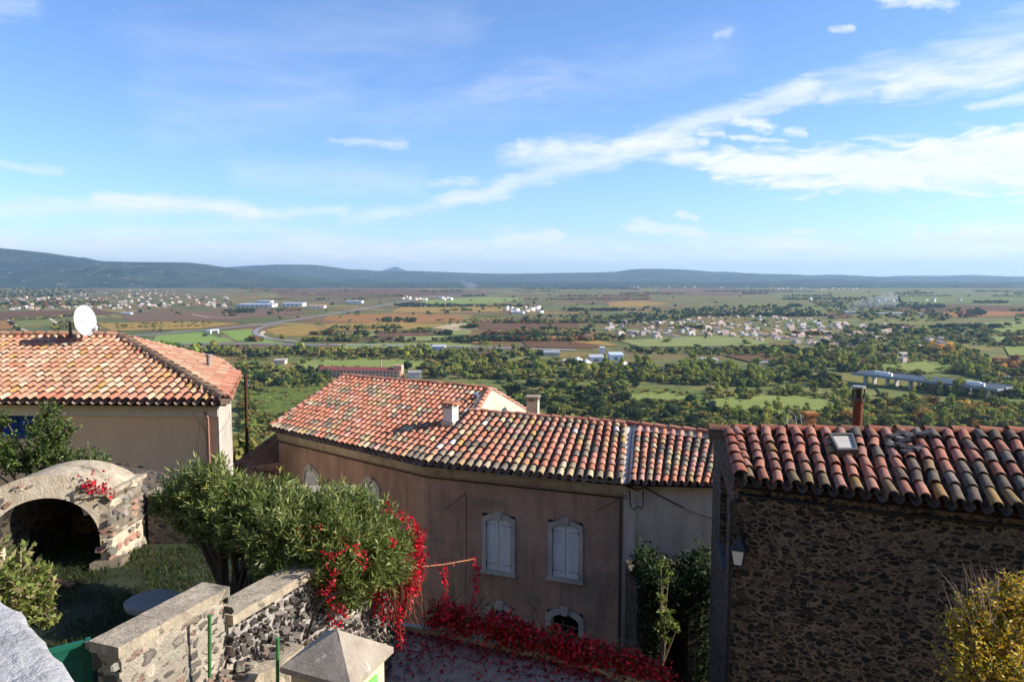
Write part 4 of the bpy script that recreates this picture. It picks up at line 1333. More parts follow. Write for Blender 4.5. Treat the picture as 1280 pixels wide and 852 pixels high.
hang = [[(520, 655), (524, 680), (526, 705), (518, 730), (516, 745)], [(512, 665), (515, 690), (513, 720), (508, 745), (505, 765)], [(518, 672), (519, 700), (520, 735)], [(503, 700), (500, 730), (499, 760), (500, 790), (502, 812)],
        [(476, 710), (478, 735), (480, 765), (482, 775)], [(466, 722), (470, 745), (468, 765)], [(492, 690), (496, 715), (493, 745)], [(507, 640), (514, 655), (521, 668)], [(522, 660), (527, 690), (522, 720)], [(486, 715), (490, 740), (488, 770)], [(523, 672), (521, 702), (515, 738)], [(510, 680), (517, 708), (511, 742)]]
ends = []
for i, h in enumerate(hang): ends += strand(h, 12.55 + .14 * (i % 4), .026, .03)
creeper('red_creeper', [tuple(p) for p in ends], 4, .062, 'sunlit curtain of crimson creeper hanging off the end of the oleander', REDS, [[W(x, y, 12.75) for x, y in h] for h in hang], .045)
br = []
for h in ([(404, 693), (420, 692), (425, 691)], [(436, 686), (447, 688), (455, 700), (458, 707)], [(415, 706), (417, 725), (411, 740), (410, 752), (418, 761), (425, 764)], [(402, 734), (410, 742)], [(412, 768), (418, 778), (423, 783)], [(489, 670), (494, 682)], [(422, 668), (429, 674)], [(500, 640), (508, 650)], [(395, 662), (400, 664)], [(371, 663), (373, 668)], [(426, 755), (431, 772)], [(483, 632), (487, 640)]):
    br += strand(h, 10.9 if h[0][1] > 685 else 11.4, .03, .02)
creeper('red_creeper', [tuple(p) for p in br], 4, .055, 'scattered crimson creeper sprigs on the sunny side of the oleander and dark wall', REDS, None, .035)
# dry stems under the hanging curtain
mb = MB()
for k in range(60):
    x = random.uniform(470, 520); p = W(x, random.uniform(690, 720), 12.7); pts = [p]
    for j in range(6): pts.append(pts[-1] + Vector((random.gauss(0, .03), random.gauss(0, .03), -random.uniform(.08, .2))))
    mb.tube(pts, .006, 4, jit(S(150, 86, 66), .2))
tag(mb.build('creeper', M['bark']), 'dry brown creeper stems trailing below the crimson curtain', 'creeper')
# black cable along the dark wall
cable('cable', [W(428, 738, 10.9), W(410, 745, 10.85), W(398, 757, 10.8), W(390, 775, 10.75), W(384, 795, 10.7)], .022, 'black cable hanging down the dark garden wall beside the cabinet')

# ---- lawn, arch, back walls
mb = MB()
lawn = [(-14, 4), (-3.8, 4), (a1.x - .35, a1.y), (c1.x - .4, c1.y), (c1.x + w2d.x * w2L - .2, c1.y + w2d.y * w2L), (-2.3, 15.6), (-7.4, 15.7), (-14, 18)]
mb.prism(lawn, CAMZ - 8.5, CAMZ + ZLAWN, S(46, 52, 26))
tag(mb.build('lawn', m_tint('lawn_soil', .95, 6, .6, .5)), None, None, None, 'structure')
n = 26000
gx = np.stack([RNG.uniform(-10.5, -3.4, n), RNG.uniform(7.0, 15.4, n), np.full(n, CAMZ + ZLAWN)], 1)
xl = np.interp(gx[:, 1], [a1.y, a2.y, c1.y + w2d.y * w2L], [a1.x - .5, a2.x - .5, c1.x + w2d.x * w2L - .5])
gx = gx[(gx[:, 0] < xl) & (np.array([mnoise.noise(Vector((a * 1.3, b * 1.3, 1))) for a, b in gx[:, :2]]) > RNG.uniform(-.5, .15, n))]; n = len(gx)
D = np.stack([RNG.normal(0, .45, n), RNG.normal(0, .45, n), np.ones(n)], 1)
V, F = leaf_arrays(gx, D, RNG.uniform(.05, .15, n), np.full(n, .02), .15)
tag(np_mesh('grass', V, F, pick([S(40, 62, 20), S(54, 78, 28), S(30, 46, 18), S(84, 80, 44)], n), M['leaf_matte'], loc=(-7, 11, CAMZ + ZLAWN)), 'shaded green lawn grass inside the walled garden', 'grass', None, 'stuff')

# the arch
fc = W(137, 618, 14.45)                     # front corner of the pier, top
ad = Vector((.88, .475, 0)).normalized(); an_ = rot(ad)          # along the front (to the right), front normal
sdv = Vector((.03, 1, 0)).normalized()       # depth direction
arch = empty('stone_arch', Vector((fc.x - 1, fc.y, CAMZ + ZLAWN)), 'old rendered stone garden arch with round opening and flat topped pier', 'arch')
dep_ = 1.15
PA, PB = fc - ad * 6, fc
cc = WP(54, 684, PA, PB)                  # centre of the round opening
ri = abs((WP(126, 690, PA, PB) - cc).dot(ad)); ro = ri + .44
ucp = lambda p: (p - cc).dot(ad)
uR = ucp(fc)                              # pier edge
zb = CAMZ + ZLAWN - .2
mb = MB()
N = 28
inn, outp = [], []
for k in range(N + 1):
    t = math.pi * k / N
    inn.append((ri * math.cos(t), ri * math.sin(t)))
    e = ro * (1 + .02 * mnoise.noise(Vector((k * .6, 2, 1))))
    outp.append((max(-9, min(uR, e * math.cos(t) * 1.06)), e * math.sin(t)))
A3 = lambda u, z, k: cc + ad * u + Vector((0, 0, z)) + sdv * k
rows = [[A3(*p, 0) for p in inn], [A3(*p, 0) for p in outp], [A3(*p, dep_) for p in outp]]
mb.grid(rows[:2], (.5, .5, .5), 0, False); mb.grid(rows[1:], (.5, .5, .5), 2, True)
mb.grid([[A3(p[0] * .85, p[1] * .72, 2.7) for p in inn], [A3(*p, 0) for p in inn]], (.5, .5, .5), 3, False)  # closed vault added behind the opening to keep its inside dark
mb.face([A3(*p, 2.69) for p in inn] + [A3(-ri, -1.5, 2.69), A3(ri, -1.5, 2.69)], (.5, .5, .5), 3)
for sg in (-1, 1): mb.face([A3(sg * ri, 0, .6), A3(sg * ri, 0, 2.7), A3(sg * ri, -1.5, 2.7), A3(sg * ri, -1.5, .6)], (.5, .5, .5), 3)
zh = ro * .55
mb.box8([A3(-ri - .6, -1.2, dep_ + .12), A3(-ri + .0, -1.2, dep_ + .12), A3(-ri, -1.2, 2.9), A3(-ri - .6, -1.2, 2.9), A3(-ri - .6, zh * .6, dep_ + .12), A3(-ri, zh * .6, dep_ + .12), A3(-ri, zh * .6, 2.9), A3(-ri - .6, zh * .6, 2.9)], (.5, .5, .5), 3)
mb.box8([A3(ri + .02, -1.2, dep_ + .12), A3(uR, -1.2, dep_ + .12), A3(uR, -1.2, 2.9), A3(ri + .02, -1.2, 2.9), A3(ri + .02, zh * .6, dep_ + .12), A3(uR, zh * .6, dep_ + .12), A3(uR, zh * .6, 2.9), A3(ri + .02, zh * .6, 2.9)], (.5, .5, .5), 3)
mb.grid([[A3(p[0], p[1] * .97, dep_) for p in outp], [A3(p[0] * .8, p[1] * .55, 2.9) for p in outp]], (.5, .5, .5), 3, True)
# pier and left abutment
zp = fc.z - cc.z
for (ua, ub, zt_) in ((ri, uR, zp), (-ri - .62, -ri, .1)):
    hz = zb - cc.z
    mb.box8([A3(ua, hz, 0), A3(ub, hz, 0), A3(ub, hz, dep_ + .1), A3(ua, hz, dep_ + .1), A3(ua, zt_, 0), A3(ub, zt_, 0), A3(ub, zt_, dep_ + .1), A3(ua, zt_, dep_ + .1)], (.5, .5, .5), 0)
# spandrel filling between ring and pier top
mb.face([A3(outp[0][0], 0, .01), A3(uR, 0, .01), A3(uR, zp, .01), A3(ro * .55, zp, .01), A3(ro * .8, .4, .01)])
mb.box8([A3(ri * .72, zp - .35, .04), A3(uR, zp - .35, .03), A3(uR, zp - .35, dep_ + .1), A3(ri * .72, zp - .35, dep_ + .1), A3(ri * .60, zp, .04), A3(uR, zp, .03), A3(uR, zp, dep_ + .1), A3(ri * .60, zp, dep_ + .1)])
shape = lambda x, y: True
stones(mb, A3(ri, zb - cc.z, -.005), ad, Vector((0, 0, 1)), uR - ri, zp - (zb - cc.z), .2, LIGHT_ST, .45, .02)
stones(mb, A3(uR + .004, zb - cc.z, 0), sdv, Vector((0, 0, 1)), dep_, zp - (zb - cc.z), .2, LIGHT_ST, .85, .04)
for k in range(N):
    t = math.pi * (k + .5) / N
    if random.random() < .22:
        rr = random.uniform(ri + .1, ro - .12); c_ = A3(rr * math.cos(t), rr * math.sin(t), -.012)
        tu = ad * -math.sin(t) + Vector((0, 0, math.cos(t))); tr = ad * math.cos(t) + Vector((0, 0, math.sin(t)))
        sz = random.uniform(.06, .11)
        stones(mb, c_ - tr * sz - tu * sz, tu if tu.cross(tr).dot(an_) > 0 else -tu, tr, sz * 2, sz * 1.6, sz * 1.6, LIGHT_ST, 1, .018)
mb.build('masonry', [M['mortar'], M['stone_tint'], M['concrete'], M['rubble_mid']], arch)
mb = MB()
zt_ = zp
mb.box8([A3(ri * .60, zt_, -.05), A3(uR + .06, zt_, -.05), A3(uR + .06, zt_, dep_ + .15), A3(ri * .60, zt_, dep_ + .15), A3(ri * .60, zt_ + .09, -.05), A3(uR + .06, zt_ + .08, -.05), A3(uR + .06, zt_ + .08, dep_ + .15), A3(ri * .60, zt_ + .09, dep_ + .15)])
mb.build('top_slab', M['concrete'], arch)
mb = MB()
for k in range(3):
    mb.obox(A3(ri - .12 - .05 * k, zb - cc.z + .0, -.16 + .02 * k), ad * .55, sdv * .3, Vector((0, 0, .34 - .08 * k)), jit(S(126, 112, 96), .1))
mb.build('footing', M['stone_tint'], arch)
# shrub of red on the arch
rp = [WP(random.gauss(118, 6), random.gauss(604, 5), PA - an_ * -.1, PB + an_ * .1) for k in range(16)] + [WP(130 + k * .8, 608 + k * 1.5, PA + an_ * .1, PB + an_ * .1) for k in range(6)]
creeper('red_creeper', [tuple(p) for p in rp], 5, .075, 'small crimson creeper tuft on top of the stone arch', REDS, None, .06)
# walls at the back of the garden
mb = MB()
bw0, bw1 = Vector((fc.x + .15, 15.62, 0)), Vector((-3.4, 15.75, 0))
mb.prism([(bw0.x, bw0.y), (bw1.x, bw1.y), (bw1.x, bw1.y + .4), (bw0.x, bw0.y + .4)], CAMZ - 8.5, CAMZ - 4.62, m=0)
bwo = empty('garden_wall', (bw0.x, bw0.y, CAMZ - 5.6), 'dark stone wall closing the back of the shaded garden behind the oleander', 'garden wall')
mb.build('masonry', M['rubble_mid'], bwo)
mb = MB(); mb.prism([(bw0.x, bw0.y - .05), (bw1.x, bw1.y - .05), (bw1.x, bw1.y + .45), (bw0.x, bw0.y + .45)], CAMZ - 4.62, CAMZ - 4.54)
mb.build('coping', M['concrete'], bwo)
mb = MB()
bk = [A3(-3.2, 0, 3.0), A3(uR + .4, 0, 3.0)]
mb.prism([(bk[0].x, bk[0].y), (bk[1].x, bk[1].y), (bk[1].x, bk[1].y + .4), (bk[0].x, bk[0].y + .4)], CAMZ - 8, CAMZ - 4.95)
tag(mb.build('garden_wall', M['rubble_mid']), 'shaded stone wall seen through the round garden arch', 'garden wall')
# round stone table, millstone like
tc = WZ(190, 748, ZLAWN + .42)
tb = empty('stone_table', (tc.x, tc.y, CAMZ + ZLAWN), 'round grey stone table on the lawn just behind the garden wall', 'table')
mb = MB(); mb.tube([tc - fz * .10, tc - fz * .02, tc], [.40, .42, .39], 28, S(146, 140, 130)); mb.build('table_top', M['stone_tint'], tb)
mb = MB(); mb.tube([tc - fz * .42, tc - fz * .10], [.22, .17], 14, S(120, 114, 104)); mb.build('pedestal', M['stone_tint'], tb)
# old plank on the grass
mb = MB(); q0, q1 = WZ(62, 723, ZLAWN + .04), WZ(94, 731, ZLAWN + .04); d = (q1 - q0); mb.obox(q0, d, rot(d.normalized()) * .12, fz * .05, S(134, 100, 76))
tag(mb.build('plank', M['bark']), 'short weathered plank lying on the lawn in front of the arch', 'plank')

# ---- leafy shrubs
def leafy(name, lumps, n_tw, leaf, cols, label, weights=None, upb=.5, twig_col=S(110, 96, 78), base=None, per=9, tl=.3, mat='leaf', cat='bush', trunkr=.035):
    c0 = base if base is not None else W(*lumps[0][:3])
    root = empty(name, tuple(c0), label, cat)
    P, D = [], []
    mb = MB()
    tot = sum(l[3] ** 2 for l in lumps)
    for (px, py, Y, r) in lumps:
        c = W(px, py, Y)
        mb.tube([c0, lerp(c0, c, .6) + Vector((random.gauss(0, .05), random.gauss(0, .05), 0)), c], [trunkr, trunkr * .6, trunkr * .35], 5, twig_col)
        for k in range(max(3, int(n_tw * r * r / tot))):
            d = Vector((random.gauss(0, 1), random.gauss(0, 1), random.gauss(.2, .9))).normalized()
            tip = c + d * (r * random.uniform(.45, 1.1))
            ax = (d + Vector((random.gauss(0, .4), random.gauss(0, .4), upb))).normalized()
            st = tip - ax * tl
            if k % 2 == 0: mb.tube([lerp(c, st, .2), st, tip], [.009, .006, .003], 4, twig_col)
            for w in range(per):
                p = lerp(st, tip, (w + .5) / per)
                P.append(tuple(p)); D.append((ax.x + random.gauss(0, .9), ax.y + random.gauss(0, .9), ax.z * .5 + random.gauss(0, .7)))
    P, D = np.array(P), np.array(D); n = len(P)
    V, F = leaf_arrays(P, D, RNG.uniform(.7, 1.25, n) * leaf, RNG.uniform(.42, .62, n) * leaf, .15)
    np_mesh('leaves', V, F, pick(cols, n, weights), M[mat], root)
    mb.build('branches', M['bark'], root)
    print(name, n)
    return root


GREENS = [S(86, 108, 44), S(104, 124, 56), S(66, 88, 38), S(122, 138, 66), S(76, 98, 46), S(54, 76, 34)]
leafy('shrub', [(62, 545, 17.2, .55), (60, 512, 17.4, .34), (30, 572, 17, .6), (70, 575, 17, .6), (100, 578, 17, .45), (0, 560, 16.8, .5), (-30, 575, 16.8, .6), (120, 572, 17, .3), (80, 530, 17.3, .28), (45, 530, 17.2, .3), (5, 520, 17, .25)], 620, .085,
      GREENS, 'glossy green shrub growing behind the arch in front of the blue shutter', None, .7, base=W(50, 640, 17.2), per=13, tl=.4)
leafy('shrub', [(20, 720, 5.0, .20), (45, 745, 5.1, .17), (10, 755, 4.8, .2), (55, 765, 5.1, .10), (-20, 720, 4.8, .24), (25, 695, 5.1, .10), (40, 715, 5.2, .12), (60, 735, 5.2, .08)], 210, .055,
      [S(110, 126, 52), S(130, 140, 66), S(92, 108, 46), S(150, 150, 84), S(140, 126, 88)], 'yellowish green leafy shrub right behind the pale parapet', None, .4, S(150, 132, 108), base=W(0, 800, 5), per=11, tl=.16, trunkr=.012)
yb = leafy('shrub', [(1235, 800, 8.4, .46), (1262, 765, 8.6, .36), (1225, 770, 8.4, .28), (1205, 790, 8.3, .26), (1268, 830, 8.2, .5), (1212, 830, 8.2, .35), (1240, 850, 8.2, .5), (1196, 768, 8.3, .10), (1190, 760, 8.3, .08), (1262, 725, 8.6, .16), (1290, 760, 8.5, .4), (1240, 745, 8.5, .26), (1210, 765, 8.4, .22), (1268, 735, 8.6, .24)], 820, .055,
      [S(196, 166, 40), S(216, 178, 52), S(170, 150, 44), S(130, 132, 48), S(206, 150, 50), S(108, 116, 44), S(224, 196, 84)], 'autumn yellow shrub with bare twigs in front of the dark stone house', [4, 3, 4, 3, 1.4, 2, 1], .6, S(150, 134, 118), base=W(1245, 900, 8.5), per=10, tl=.28, trunkr=.014)
mb = MB()
for k in range(44):
    x, y = random.uniform(1195, 1285), random.uniform(760, 800)
    p = W(x, y, random.uniform(8.2, 8.8)); d = Vector((random.gauss(-.25, .3), random.gauss(0, .25), 1)).normalized(); pts = [p]
    for j in range(6):
        d = (d + Vector((random.gauss(0, .14), random.gauss(0, .14), 0))).normalized(); pts.append(pts[-1] + d * random.uniform(.05, .15))
    mb.tube(pts, [.006, .005, .004, .0035, .003, .002, .0015][:len(pts)], 4, jit(S(160, 142, 126), .15))
mb.build('twigs', M['bark'], yb)

# ---- ivy ruin in the gap between the houses
iv = empty('ivy_wall', Vector((4.1, 20, CAMZ - 12)), 'ruined wall and hollow smothered in dark ivy between white house and stone house', 'ivy wall')
i0, i1 = W(797, 690, 19.6), W(886, 690, 19.2)
mb = MB()
def blk(pa, pb, ya, yb, z0, z1):
    p, q = W(pa, 700, ya), W(pb, 700, ya); mb.prism([(p.x, p.y), (q.x, q.y), (q.x, yb), (p.x, yb)], z0, z1)
zt_ = CAMZ - 8.05
blk(797, 818, 19.0, 21.0, CAMZ - 12, zt_); blk(862, 892, 18.8, 21.0, CAMZ - 12, zt_); blk(818, 862, 19.3, 21.0, zt_ - .35, zt_ + .02); blk(816, 864, 20.6, 21.0, CAMZ - 12, zt_ - .34)
mb.build('masonry', M['rubble_dark'], iv)
n = 6500
P = np.stack([RNG.uniform(i0.x - .05, i1.x + .15, n), RNG.uniform(18.5, 20.2, n), RNG.normal(zt_ + .05, .28, n)], 1)
P[:, 2] += .22 * np.sin(P[:, 0] * 4.0)
m_ = 2600
Q = np.stack([np.where(RNG.random(m_) < .55, RNG.uniform(i0.x - .05, i0.x + .55, m_), RNG.uniform(i1.x - .45, i1.x + .1, m_)), RNG.uniform(18.4, 19.1, m_), RNG.uniform(CAMZ - 11, zt_, m_)], 1)
P = np.concatenate([P, Q]); n = len(P)
D = RNG.normal(size=(n, 3)); D[:, 1] -= .6; D[:, 2] -= .3
V, F = leaf_arrays(P, D, RNG.uniform(.08, .15, n), RNG.uniform(.07, .11, n), .15)
np_mesh('ivy_leaves', V, F, pick([S(44, 58, 30), S(52, 66, 34), S(36, 48, 26), S(64, 76, 40)], n), M['leaf_matte'], iv)
cl = [(826, 705, 18.4, .20), (829, 725, 18.35, .18), (826, 745, 18.3, .22), (832, 765, 18.25, .26), (826, 780, 18.2, .24), (838, 778, 18.25, .2), (830, 795, 18.2, .18), (846, 785, 18.3, .14), (836, 715, 18.4, .12)]
leafy('climbing_plant', cl, 90, .09, [S(126, 138, 62), S(146, 154, 78), S(104, 120, 52), S(80, 96, 42)], 'bright sunlit climbing plant on a stump in the dark gap beside the ivy', None, .1, S(150, 130, 104), base=W(828, 830, 18.3), per=9, tl=.25, cat='climbing plant')
post(870, 815, 860, 16.5, .03, S(90, 92, 56), 'olive post standing in the dark gap at the foot of the stone house')
# street below the houses
mb = MB(); mb.face([(-16, 12, CAMZ - 12), (11, 12, CAMZ - 12), (11, 27, CAMZ - 12), (-16, 34, CAMZ - 12)])
tag(mb.build('street', M['asphalt']), None, None, None, 'structure')
# ================================================================ the plain
def ground_h(x, y):
    r = math.hypot(x, y)
    if r < 35: return 87.0
    if r < 430: return 87.0 * (1 - (r - 35) / 395) ** 1.3
    return 0.0


def on_ground(px, py):
    d = ray(px, py)
    if d.z >= -1e-4: return None
    Y = CAMZ / -d.z * d.y
    p = CAM + d * (Y / d.y)
    if math.hypot(p.x, p.y) >= 432: return Vector((p.x, p.y, 0))
    lo, hi = 40.0, Y
    for _ in range(40):
        m = (lo + hi) / 2; q = CAM + d * (m / d.y)
        if q.z > ground_h(q.x, q.y): lo = m
        else: hi = m
    q = CAM + d * (lo / d.y)
    return Vector((q.x, q.y, ground_h(q.x, q.y)))


def m_ground():
    t = NT('plain'); p = t.pos()
    wv = t.n('ShaderNodeTexNoise'); wv.inputs['Scale'].default_value = .004; wv.inputs['Detail'].default_value = 3; t.l(p, wv.inputs['Vector'])
    vm = t.n('ShaderNodeVectorMath', operation='MULTIPLY_ADD'); t.l(wv.outputs['Color'], vm.inputs[0]); vm.inputs[1].default_value = (60, 60, 0); t.l(p, vm.inputs[2])
    q = t.mapped(vm.outputs[0], (1, 1, 0), (0, 0, .5))
    v1 = t.voro(t.mapped(q, (1 / 150, 1 / 75, 1)), 1.0, 'F1'); s1 = t.n('ShaderNodeSeparateColor'); t.l(v1.outputs['Color'], s1.inputs[0])
    e1 = t.voro(t.mapped(q, (1 / 150, 1 / 75, 1)), 1.0, 'DISTANCE_TO_EDGE')
    cols = [S(120, 88, 66), S(132, 96, 62), S(150, 112, 66), S(96, 92, 58), S(124, 90, 76), S(140, 104, 60), S(104, 104, 62), S(112, 82, 68), S(146, 124, 72), S(88, 96, 56), S(128, 88, 66), S(136, 116, 84)]
    fields = t.ramp(s1.outputs[0], [(i / len(cols), c) for i, c in enumerate(cols)], 'CONSTANT')
    n1 = t.noise(p, .02, 5, .65)
    fields = t.mix(t.math('MULTIPLY_ADD', n1, .5, .0), fields, S(86, 76, 48))
    fields = t.mix(t.ramp(e1.outputs['Distance'], [(.015, 1), (.05, 0)]), fields, S(78, 80, 50))
    # green country to the east and near the foot of the slope
    sx = t.n('ShaderNodeSeparateXYZ'); t.l(p, sx.inputs[0])
    big = t.noise(p, .0016, 4, .6)
    east = t.math('ADD', t.math('MULTIPLY', t.math('DIVIDE', sx.outputs[0], sx.outputs[1]), 1.5), t.math('MULTIPLY', t.math('SUBTRACT', big, .5), 2.4))
    scr_n = t.noise(p, .05, 6, .7); scr_b = t.noise(p, .012, 4, .6)
    scrub = t.mix(t.ramp(scr_n, [(.38, 0), (.62, 1)]), S(76, 90, 44), S(114, 118, 62))
    scrub = t.mix(t.ramp(scr_b, [(.40, 0), (.64, 1)]), scrub, S(132, 118, 76))
    near = t.math('SUBTRACT', 1.55, t.math('MULTIPLY', sx.outputs[1], 1 / 620.0))
    fac = t.math('MAXIMUM', t.ramp(east, [(.05, 0), (.6, .62)]), t.math('MULTIPLY', near, 1.6, clamp=True))
    c = t.mix(fac, fields, scrub)
    c = t.mix(t.ramp(t.math('MULTIPLY_ADD', sx.outputs[1], -.05, .2), [(.3, 0), (.7, 1)]), c, t.mix(t.ramp(scr_n, [(.4, 0), (.6, 1)]), S(190, 160, 128), S(160, 136, 104)))  # pale warm ground of the added rise behind the eye, for its bounce
    mot = t.noise(t.mapped(p, (1, 1, 0)), .09, 6, .75)
    c = t.mix(t.math('MULTIPLY', t.ramp(mot, [(.46, 0), (.60, 1)]), .5), c, S(62, 66, 36))
    return t.finish(t.mix(1.0, c, (1.16, 1.26, 1.1), 'MULTIPLY'), .95, spec=.05)


rs = [10, 25, 35, 60, 90, 130, 180, 230, 280, 330, 380, 430, 520, 800, 1500, 3000, 6000, 12000, 20000]
mb = MB(); rows = []
for r in rs:
    row = []
    for a in [2 * math.pi * k / 120 for k in range(120)]:
        x, y = r * math.sin(a), r * math.cos(a)
        z = ground_h(0, r) if r < 430 else 0
        if y < -4:                                  # unseen rise added behind the viewpoint to bounce warm light on shaded fronts
            up = CAMZ - 4 + min(70, (-y - 4) * .62)
            wgt = min(1, (-y - 4) / 12) * max(0, 1 - max(0, r - 230) / 300)
            z = z * (1 - wgt) + up * wgt
        row.append((x, y, z))
    rows.append(row)
mb.grid(rows[::-1], (.5, .5, .5), 0, True, True)
plain = mb.build('terrain', m_ground(), loc=(0, 0, 0)); plain['kind'] = 'structure'


def m_hill():
    t = NT('hill_scrub'); p = t.pos()
    a = t.noise(p, .0035, 7, .68); b = t.noise(p, .012, 5, .7)
    c = t.mix(t.ramp(a, [(.40, 0), (.60, 1)]), S(36, 46, 34), S(66, 72, 50))
    c = t.mix(t.ramp(b, [(.60, 0), (.68, .8)]), c, S(176, 168, 152))
    return t.finish(c, .95, spec=.05)


MHILL = m_hill()
def hills(name, prof, D, depth, seed, rough=.12, x0=-700, x1=2000, step=5):
    xs = [p[0] for p in prof]; ys = [p[1] for p in prof]
    rows = []
    ts = np.linspace(-1, 1, 23)
    for t in ts:
        r = []
        for px in np.arange(x0, x1, step):
            py = float(np.interp(px, xs, ys))
            top = W(px, py, D)
            h = max(2, top.z)
            d = Vector((top.x, D, 0)); dn = Vector((0, 1, 0))
            s = max(0, 1 - abs(t) ** 1.3)
            s = s ** .8
            q = d + dn * (t * depth)
            nz = mnoise.fractal(Vector((q.x / 900, q.y / 900, seed)), 1.0, 2.0, 5)
            z = h * (s + rough * nz * s * (1 - s) * 4 * (1.3)) - (2 if abs(t) > .99 else 0)
            # the crest keeps the surveyed outline
            r.append((q.x, q.y, z))
        rows.append(r)
    mb = MB(); mb.grid(rows, (.5, .5, .5), 0, True)
    o = mb.build(name, MHILL, loc=(0, 0, 0)); o['kind'] = 'structure'


hills('hills', [(-700, 300), (-200, 306), (0, 310), (60, 316), (100, 322), (130, 326.5), (180, 327.5), (235, 328), (262, 331), (285, 335), (310, 339), (340, 344), (400, 349), (420, 352), (2000, 352)], 8200, 2300, 2.0, .25)
hills('hills', [(-700, 330), (240, 335), (285, 334), (310, 332), (350, 330.5), (395, 331), (415, 333.5), (435, 336.5), (455, 337), (470, 338.5), (520, 338.5), (560, 340), (600, 341.5), (640, 342), (680, 341.5), (700, 341), (740, 340.5), (770, 339.5), (785, 337), (800, 336), (820, 335.8), (850, 336.5), (870, 338), (890, 339.5), (910, 339.5), (940, 342), (980, 342.5), (1010, 344), (1040, 343), (1066, 346), (1085, 347), (1110, 346.5), (1135, 344.5), (1180, 344.5), (1215, 343.5), (1240, 345), (1300, 346), (2000, 345)], 12500, 2600, 9.0, .2)
hills('hills', [(-700, 350), (455, 350), (478, 338), (486, 335.5), (494, 333), (500, 335), (508, 338), (540, 350), (2000, 350)], 19000, 1500, 4.0, .05)
# low wooded rise at mid distance
hills('hills', [(-700, 353), (395, 353), (420, 349), (450, 347.5), (480, 348), (510, 351), (540, 353), (950, 353), (985, 350), (1030, 348.5), (1080, 350), (1130, 353), (2000, 353)], 9000, 700, 5.5, .1)

# ---------------------------------------------------------------- fields (sheets a hand's breadth above the plain)
FM = {}
def m_field(name, a, b, row=0.0):
    t = NT(name); p = t.pos()
    n1 = t.noise(p, .03, 5, .65); n2 = t.noise(t.mapped(p, (.02, .15, 0), (0, 0, .6)), 1.0, 4, .6)
    c = t.mix(t.ramp(n1, [(.3, 0), (.7, 1)]), a, b)
    c = t.mix(t.math('MULTIPLY', t.ramp(n2, [(.4, 0), (.7, 1)]), .35), c, tuple(x * .6 for x in b))
    n3 = t.noise(p, .16, 5, .75)
    c = t.mix(t.math('MULTIPLY', t.ramp(n3, [(.45, 0), (.65, 1)]), .3), c, tuple(x * .5 for x in a))
    return t.finish(t.mix(1.0, c, (1.2, 1.26, 1.08), 'MULTIPLY'), .95, spec=.05)


